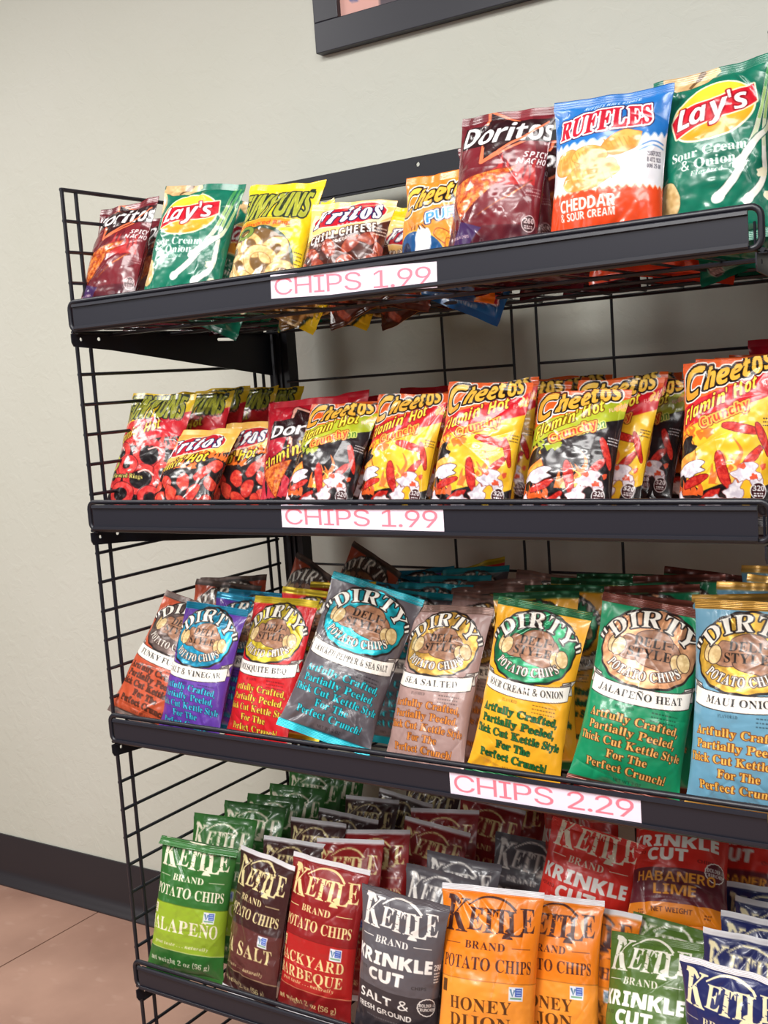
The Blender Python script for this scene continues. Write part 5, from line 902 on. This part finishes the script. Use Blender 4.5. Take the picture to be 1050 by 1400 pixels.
A.fill([blob(9, A.hu-9, 3.6, 3, 3)], (110, 120, 170)); A.fill([blob(6, A.hu-5, 2.2, 1.1, 5)], (120, 120, 160)); A.line(spline([(3, A.hu-9), (8, A.hu-5), (13, A.hu-6)], 12), .7, (150, 120, 150))
P = np.zeros((ny+1, nx+1, 3)); P[..., 0] = np.linspace(fx+b_, fx+fw-b_, nx+1)[None]; P[..., 1] = -.010; P[..., 2] = np.linspace(fz+fh-b_, fz+b_, ny+1)[:, None]
link('print', grid_mesh('print', P, A.done(), None, None), M_PAPER, fr)

# ------------------------------------------------------------------ the bags
ORD = ['first', 'second', 'third', 'fourth', 'fifth', 'sixth', 'seventh', 'eighth']
MAROON = (88, 22, 32)
KG, KP = (44, 92, 44), (150, 178, 38)
DES = {   # design: (print, film colour, back, material, thickness, seal)
 'doritos': (d_doritos, MAROON, (96, 28, 38), M_FILM, .027), 'lays': (d_lays, (16, 108, 84), (20, 100, 80), M_FILM, .027),
 'funyuns': (d_funyuns, (244, 204, 24), (236, 196, 30), M_FILM, .026), 'fritos': (d_fritos, (244, 186, 96), (226, 160, 70), M_FILM, .022),
 'puffs': (d_puffs, (240, 126, 30), (236, 120, 30), M_FILM, .025), 'ruffles': (d_ruffles, (30, 106, 182), (28, 96, 170), M_FILM, .028),
 'funyuns_hot': (d_funyuns_hot, (240, 196, 30), (214, 190, 60), M_FILM, .026), 'fritos_hot': (d_fritos_hot, (238, 172, 66), (226, 160, 70), M_FILM, .023),
 'doritos_red': (d_doritos_red, (182, 18, 38), (170, 16, 36), M_FILM, .026), 'cheetos': (d_cheetos, (224, 86, 28), (220, 80, 26), M_FILM, .026), 'limon': (d_limon, (224, 86, 28), (220, 80, 26), M_FILM, .026),
 'fusion': (dirty((192, 82, 50), (104, 86, 80), 'FUNKY FUSION', (92, 48, 34), (70, 34, 24)), (192, 82, 50), (150, 64, 44), M_MATTE, .027),
 'vinegar': (dirty((98, 58, 158), (30, 150, 190), 'SALT & VINEGAR', (60, 200, 226), (30, 30, 70)), (98, 58, 158), (80, 50, 140), M_MATTE, .027),
 'mesquite': (dirty((206, 30, 38), (228, 198, 44), 'MESQUITE BBQ', (248, 220, 70), (90, 20, 16)), (206, 30, 38), (180, 26, 34), M_MATTE, .027),
 'pepper': (dirty((92, 86, 92), (20, 168, 184), 'CRACKED PEPPER & SEA SALT', (40, 206, 220), (24, 50, 60)), (92, 86, 92), (84, 80, 86), M_MATTE, .028),
 'salted': (dirty((168, 136, 130), (214, 164, 70), 'SEA SALTED', (226, 138, 50), (110, 60, 40), seal=(150, 116, 104)), (168, 136, 130), (150, 120, 116), M_MATTE, .027),
 'sour': (dirty((244, 176, 40), (30, 130, 84), 'SOUR CREAM & ONION', (24, 108, 56), (20, 50, 26), seal=(30, 110, 64)), (244, 176, 40), (220, 156, 40), M_MATTE, .027),
 'jalapeno': (dirty((20, 138, 92), (226, 160, 116), 'JALAPEÑO HEAT', (248, 178, 100), (70, 50, 20), seal=(116, 54, 40)), (20, 138, 92), (20, 120, 84), M_MATTE, .028),
 'maui': (dirty((106, 158, 184), (222, 172, 60), 'MAUI ONION', (250, 190, 90), (120, 60, 20), seal=(200, 150, 60)), (106, 158, 184), (100, 146, 170), M_MATTE, .028),
 'k_jal': (kettle((50, 108, 46), (150, 178, 46), ['JALAPEÑO'], top=None), (50, 108, 46), (58, 122, 58), M_MATTE, .028),
 'k_salt': (kettle((60, 30, 30), (92, 46, 44), ['SEA SALT'], (222, 206, 150)), (60, 30, 30), (226, 222, 228), M_MATTE, .027),
 'k_bbq': (kettle((140, 26, 28), (178, 34, 32), ['BACKYARD', 'BARBEQUE'], (236, 214, 150)), (140, 26, 28), (226, 222, 228), M_MATTE, .028),
 'k_pepper': (kettle((92, 88, 94), (52, 48, 54), ['SALT &', 'FRESH GROUND'], krinkle=True, cal='290', cream=(238, 232, 226), top=None), (92, 88, 94), (90, 86, 92), M_MATTE, .028),
 'k_honey': (kettle((242, 132, 28), (248, 152, 52), ['HONEY', 'DIJON'], (90, 50, 16), ink=(74, 36, 32)), (242, 132, 28), (238, 234, 238), M_MATTE, .028),
 'k_haba': (kettle((222, 48, 38), (108, 36, 48), ['HABANERO', 'LIME'], krinkle=True, top=None, low=(244, 140, 30), fink=(250, 170, 60), by_=.585, cx_=47), (222, 48, 38), (226, 48, 38), M_MATTE, .028),
 'k_dill': (kettle((80, 110, 44), (44, 66, 32), ['DILL', 'PICKLE'], krinkle=True, cream=(228, 224, 210), top=None), (72, 112, 48), (74, 112, 52), M_MATTE, .028),
 'k_navy': (kettle((31, 38, 92), (56, 66, 140), ['SALT &', 'VINEGAR'], (240, 228, 184)), (36, 44, 108), (226, 224, 232), M_MATTE, .027),
}
LOW = {}
_seed = [100]
def make_bag(des, W, H, nx=None, low=False, **k):
    f, bg, back, m, T = DES[des]; T = k.pop('T', T)
    if low:
        key = (des, round(W, 3), round(H, 3), low)
        if key not in LOW: LOW[key] = bag_meshes(f, W, H, T*.9, 72, 300+len(LOW), bg, back, m, ss=2, crumple=1.25, wavy_=1.3, **k)
        return LOW[key]
    _seed[0] += 1
    return bag_meshes(f, W, H, T, nx, _seed[0], bg, back, m, **k)
def pose(x, y, z, yaw, lean, roll):
    M = Matrix.Rotation(math.radians(yaw), 4, 'Z') @ Matrix.Rotation(-math.radians(lean), 4, 'X') @ Matrix.Rotation(math.radians(roll), 4, 'Y')
    M.translation = (x, y, z); return M
def place(meshes, M, label, group):
    e = empty('chip_bag'); e.matrix_world = M; tag(e, label, 'bag of chips', group)
    for nm, me in meshes: link(nm, me, None, e)
    return e
def put(shelf, p, des, label, group, nx=None, low=False, sink=0.0, **k):
    x, y, yaw, lean, roll, W, H, dz = p
    dz = max(dz, .95*W/2*abs(math.sin(math.radians(roll))), .003)
    return place(make_bag(des, W, H, nx, low, **k), pose(x, y, DECK[shelf]+dz-sink, yaw, lean, roll), label, group)
def line(shelf, p, des, what, where, rows, dy, dx=0.0, nx=130, lean=None, dz=0.0, front=None, start=1, grp=None, sink={}, loose=1.0, **k):
    """a front bag and the bags standing behind it, each its own"""
    grp = grp or f'{what}s {where}'
    put(shelf, p, des, front, grp if rows > 1 else None, nx, **k)
    rs = np.random.RandomState(int(p[0]*1000)+shelf)
    for r in range(start, rows):
        q = (p[0]+dx*r+rs.uniform(-.008, .008), p[1]+dy*r+rs.uniform(-.004, .004), p[2]*.15+rs.uniform(-3, 3)*loose, (p[3] if lean is None else lean)+rs.uniform(-3, 3), rs.uniform(-3, 3)*loose, p[5]*.93, p[6], dz*r+rs.uniform(.0, .006)*loose)
        q = (min(max(q[0], .080), RW-.082),)+q[1:]
        sk, rl = sink.get(r, (.013 if shelf == 0 else 0.0, None))
        if rl is not None: q = q[:4]+(rl,)+q[5:]
        put(shelf, q, des, f'{what} {where}, {ORD[r]} back in its line', grp, low=1+r % 2, sink=sk)

# top shelf (a few bags sag, a corner hanging through the wires)
line(0, (0.046, 0.018, -3.6, 24.3, -1.5, 0.146, 0.222, 0.007), 'doritos', 'maroon nacho bag', 'at the far left of the top shelf', 6, .072, nx=110, sink={2: (.012, 6)}, front='maroon spicy nacho bag at the far left front of the top shelf')
line(0, (0.217, 0.018, 12.4, 20.9, 6.8, 0.152, 0.220, 0.009), 'lays', 'dark green onion bag', 'near the left of the top shelf', 6, .072, nx=140, shift=-5, sink={1: (.042, 22), 3: (.012, -8)}, front='dark green sour cream and onion bag next to the far left maroon bag, top shelf')
line(0, (0.377, 0.020, 3.8, 25.1, 5.0, 0.145, 0.204, 0.007), 'funyuns', 'yellow onion ring bag', 'on the top shelf', 6, .072, nx=140, sink={1: (.046, 24), 2: (.034, -18), 3: (.040, 20), 4: (.02, 12)}, front='bright yellow onion ring bag at the front of the top shelf')
line(0, (0.525, 0.020, 8.6, 21.5, 5.4, 0.140, 0.143, 0.008), 'fritos', 'tan and brown corn chip bag', 'on the top shelf', 6, .072, nx=150, sink={1: (.042, -22), 2: (.024, 12), 3: (.042, -22), 4: (.02, 10)}, front='short tan and brown chili cheese bag above the price strip, top shelf')
line(0, (0.661, 0.060, -12, 10.5, 2.6, 0.134, 0.158, 0.006), 'puffs', 'orange cheese puff bag', 'on the top shelf', 3, .072, nx=130, sink={1: (.024, 12), 2: (.018, -9), 3: (.026, -14)}, front='orange cheese puff bag half hidden by the large maroon bag, top shelf')
line(0, (0.773, 0.018, -0.6, 15.0, 3.9, 0.144, 0.220, 0.009), 'doritos', 'maroon nacho bag', 'right of the orange puffs, top shelf', 6, .072, nx=170, sink={1: (.014, -9), 2: (.014, 8), 3: (.016, -8), 4: (.014, 9)}, front='large maroon spicy nacho bag at the front, left of the blue bag')
line(0, (0.933, 0.020, 1.8, 13.8, 1.6, 0.158, 0.215, 0.006), 'ruffles', 'blue and white cheddar bag', 'on the top shelf', 6, .072, nx=200, sink={1: (.014, 10), 2: (.012, -8), 3: (.016, 9), 4: (.022, 12)}, front='blue, white and orange cheddar bag at the front of the top shelf')
line(0, (1.066, 0.050, -1.9, 12.2, -3.2, 0.149, 0.222, 0.010), 'lays', 'dark green onion bag', 'at the top shelf\'s right end', 6, .072, nx=190, sink={1: (.024, 14), 2: (.028, -16), 3: (.024, 14)}, front='large dark green sour cream and onion bag at the top shelf\'s right front')
place(make_bag('ruffles', .15, .21, None, 1), pose(.705, .262, DECK[0]+.158, 6, 18, 205), 'blue bag hanging upside down, its corner poking through the top shelf wires', None)
# second shelf
line(1, (0.037, 0.054, 6.9, 24.8, 4.9, 0.143, 0.231, 0.006), 'funyuns_hot', 'yellow and red onion ring bag', 'left on the second shelf', 5, .066, .014, nx=130, loose=1.6, front='yellow, red and black onion ring bag at the second shelf\'s left front')
line(1, (0.163, 0.022, 0.1, 35.2, 1.7, 0.141, 0.177, 0.005), 'fritos_hot', '', '', 1, .07, nx=130, front='tan and black hot corn chip bag leaning in front of its twin, second shelf')
line(1, (0.236, 0.092, -6.9, 22, -0.9, 0.136, 0.164, 0.005), 'fritos_hot', 'tan and black corn chip bag', 'on the second shelf', 4, .07, .01, nx=110, front='tan and black hot corn chip bag half hidden behind its twin, second shelf')
line(1, (0.369, 0.084, 6, 22, -1.8, 0.152, 0.199, 0.005), 'doritos_red', 'red tortilla chip bag', 'on the second shelf', 5, .064, .018, nx=140, loose=1.5, front='red and black hot tortilla chip bag, foremost of the red ones, second shelf')
line(1, (0.444, 0.028, -0.9, 28.3, 3.4, 0.138, 0.196, 0.007), 'limon', 'lime banded cheese stick bag', 'in the second shelf\'s left half', 3, .066, .012, nx=140, front='lime banded orange cheese stick bag just right of the red tortilla bag')
line(1, (0.567, 0.048, -6.8, 21.6, 2.1, 0.137, 0.197, 0.005), 'cheetos', 'red banded cheese stick bag', 'mid second shelf', 4, .068, .006, nx=140, front='red banded cheese stick bag partly covered by the taller one right of it')
line(1, (0.710, 0.026, -2.2, 20.6, 3.9, 0.139, 0.205, 0.006), 'cheetos', 'red banded cheese stick bag', 'right of mid second shelf', 5, .066, .006, nx=160, loose=1.5, front='fully visible red banded cheese stick bag in the middle of the second shelf')
line(1, (0.855, 0.028, -0.8, 25.5, 0.9, 0.138, 0.193, 0.004), 'limon', '', '', 1, .066, nx=180, front='fully visible lime banded cheese stick bag in the second shelf\'s right half')
line(1, (0.875, 0.090, -10.2, 23.3, 0.9, 0.138, 0.203, 0.002), 'cheetos', 'red banded cheese stick bag', 'behind the right lime banded bag', 3, .068, nx=150, loose=1.5, front='red banded bag showing only a strip behind the right lime banded bag')
line(1, (0.895, 0.168, -14.8, 22, -1.1, 0.137, 0.191, 0.002), 'limon', 'lime banded cheese stick bag', 'beside the right end bag', 3, .066, .05, nx=150, front='lime banded bag in the gap left of the large right end bag')
line(1, (1.065, 0.042, -13.8, 13.1, -2.2, 0.138, 0.209, 0.004), 'cheetos', 'red banded cheese stick bag', 'at the second shelf\'s right end', 4, .066, nx=190, front='large red banded cheese stick bag at the right front of the second shelf')
put(1, (1.08, .34, -4, 10, 0, .15, .215, .02), 'doritos_red', 'red tortilla bag top rising behind the large bag, second shelf right end', None, low=1)
# third shelf
put(2, (0.050, 0.008, 13, 31, 18, 0.147, 0.235, 0.016), 'fusion', 'rust orange bag with grey medallion at the front left end, third shelf', 'rust orange deli chip bags', 150)
for r, (x, y, w, l, ro, z) in enumerate(((.095, .115, 6, 24, 4, .01), (.150, .240, -14, 20, 20, .035), (.205, .330, -10, 22, 22, .045), (.09, .19, 8, 20, -3, .0))):
    put(2, (x, y, w, l, ro, .147, .245, z), 'fusion', ('rust orange bag close behind the front left rust orange bag', 'rust orange bag tilted sharply right, nearer of two by the rear post', 'rust orange bag tilted sharply right, farther of two by the rear post', 'rust orange bag deep at the left of the third shelf, third back')[r], 'rust orange deli chip bags', low=1+r % 2)
line(2, (0.163, 0.004, -2.3, 21.8, 2.8, 0.147, 0.234, 0.0), 'vinegar', 'purple deli chip bag', 'on the third shelf', 3, .06, .008, nx=150, loose=2, front='purple deli chip bag with turquoise medallion at the front, third shelf')
for r, (x, y) in enumerate(((.335, .25), (.345, .315), (.39, .375))): put(2, (x, y, -6+5*r, 22, 4-5*r, .147, .234, 0), 'vinegar', f'purple deli chip bag deep behind the red and charcoal bags, {ORD[r]} of three', 'purple deli chip bags deep in the third shelf', low=1+r % 2)
line(2, (0.299, 0.016, -6.6, 23.8, -0.2, 0.147, 0.252, 0.0), 'mesquite', 'red deli chip bag', 'on the third shelf', 3, .062, .02, nx=150, loose=2, front='red deli chip bag with yellow medallion at the front, third shelf')
line(2, (0.455, -0.004, 25.9, 24.9, 20.5, 0.154, 0.256, 0.043), 'pepper', '', '', 1, .07, nx=210, front='charcoal deli chip bag with turquoise medallion, tilted right over the shelf lip', crumple=1.4)
for r in range(1, 5): put(2, (.485+.008*r, .055+.066*r, 6-4*r, 22, 5-3*r, .15, .25, .002), 'pepper', f'charcoal deli chip bag on the third shelf, {ORD[r]} back in its line', 'charcoal deli chip bags behind the tilted one', low=1+r % 2)
put(2, (.53, .345, -12, 22, -16, .147, .245, .012), 'mesquite', 'red deli chip bag leaning left far back behind the charcoal bags', None, low=1)
line(2, (0.612, 0.023, -4.6, 26.8, -1.0, 0.147, 0.256, 0.002), 'salted', 'mauve deli chip bag', 'on the third shelf', 5, .066, .008, nx=190, loose=2, front='dusty mauve deli chip bag with gold medallion at the front, third shelf')
line(2, (0.759, 0.025, 2.8, 17.5, 7.3, 0.146, 0.255, 0.004), 'sour', 'yellow deli chip bag', 'on the third shelf', 5, .066, .008, nx=200, loose=2, front='yellow deli chip bag with green medallion at the front, third shelf')
line(2, (0.921, 0.026, 13, 17.5, 11.0, 0.151, 0.261, 0.006), 'jalapeno', 'emerald deli chip bag', 'on the third shelf', 5, .066, .0, nx=230, loose=2, front='emerald green deli chip bag with tan medallion at the front, third shelf')
line(2, (1.078, 0.026, -1.6, 15.7, -0.3, 0.147, 0.271, 0.007), 'maui', 'pale blue deli chip bag', 'on the third shelf', 5, .066, -.004, nx=220, loose=1.5, front='pale blue deli chip bag with gold medallion at the front, third shelf')
# bottom shelf
line(3, (0.092, 0.019, 18.1, 11.9, 7.4, 0.150, 0.253, 0.002), 'k_jal', 'green jalapeno bag', 'at the bottom shelf\'s left', 7, .066, .003, nx=170, lean=20, loose=2.2, front='green jalapeno potato chip bag at the bottom shelf\'s left front, top folded over', fold=2.2)
line(3, (0.239, 0.016, -12.6, 15.6, 0.4, 0.146, 0.246, 0.0), 'k_salt', 'dark brown sea salt bag', 'on the bottom shelf', 7, .066, .012, nx=140, lean=21, loose=2.4, front='dark brown sea salt bag at the front, right of the green jalapeno bag', crumple=1.4)
line(3, (0.374, 0.016, 4.1, 14.5, 4.3, 0.148, 0.257, 0.0), 'k_bbq', 'dark red barbeque bag', 'on the bottom shelf', 7, .066, .022, nx=170, lean=21, loose=2.8, front='dark red barbeque potato chip bag at the front of the bottom shelf')
line(3, (0.537, 0.012, 8.6, 3, 7.0, 0.146, 0.246, 0.0), 'k_pepper', 'charcoal ridged chip bag', 'on the bottom shelf', 3, .066, .01, nx=210, lean=16, front='charcoal ridged salt and pepper chip bag at the front of the bottom shelf')
put(3, (.625, .245, 4, 20, 4, .146, .246, 0), 'k_pepper', 'charcoal ridged chip bag alone far back, among the dark red bags', None, low=2)
line(3, (0.693, 0.012, 20.0, 18.1, 3.6, 0.155, 0.267, 0.0), 'k_honey', '', '', 1, .068, nx=230, front='large orange honey chip bag with white top edge at the front')
put(3, (0.779, 0.072, -1.7, 20.5, -5.4, 0.146, 0.243, 0.0), 'k_honey', 'orange honey chip bag peeking out right behind the large front one', 'orange honey chip bags', 190)
put(3, (0.800, 0.115, 4, 16, 3, 0.146, 0.225, 0.0), 'k_honey', 'orange honey chip bag low down, under the leaning bright red bag', 'orange honey chip bags', low=2)
put(3, (0.745, 0.180, 17.6, 15, 15.5, 0.156, 0.244, 0.075), 'k_haba', 'bright red ridged chip bag resting on the orange bags, front of the pile', 'bright red ridged chip bags', 210, rise=.07, crumple=1.3)
put(3, (0.922, 0.209, 17.5, 49.6, 3.6, 0.153, 0.214, 0.187), 'k_haba', 'red habanero lime bag lying back with its orange bottom edge showing', 'bright red ridged chip bags', 210, shift=0)
put(3, (0.735, 0.300, -6, 14, -8, 0.150, 0.235, 0.115), 'k_haba', 'red habanero bag rising behind the front red bag, under the price strip', 'bright red ridged chip bags', low=1)
put(3, (0.985, 0.300, -14, 36, -8, 0.150, 0.235, 0.150), 'k_haba', 'red habanero bag behind and right of the one lying back', 'bright red ridged chip bags', low=2)
put(3, (.86, .27, 3, 14, 0, .14, .17, 0), 'k_haba', 'red ridged chip bag underneath the pile of habanero bags', 'bright red ridged chip bags', low=1)
line(3, (0.925, 0.032, -8.7, 30, -7.3, 0.146, 0.229, 0.004), 'k_dill', 'olive green ridged chip bag', 'on the bottom shelf', 3, .062, -.012, nx=200, lean=26, front='olive green ridged chip bag at the front, left of the navy bags')
line(3, (1.055, 0.030, -7.7, 2, -0.2, 0.142, 0.241, 0.005), 'k_navy', 'navy blue chip bag', 'on the bottom shelf', 6, .056, -.003, nx=210, lean=12, loose=1.6, front='navy blue potato chip bag at the right front of the bottom shelf')
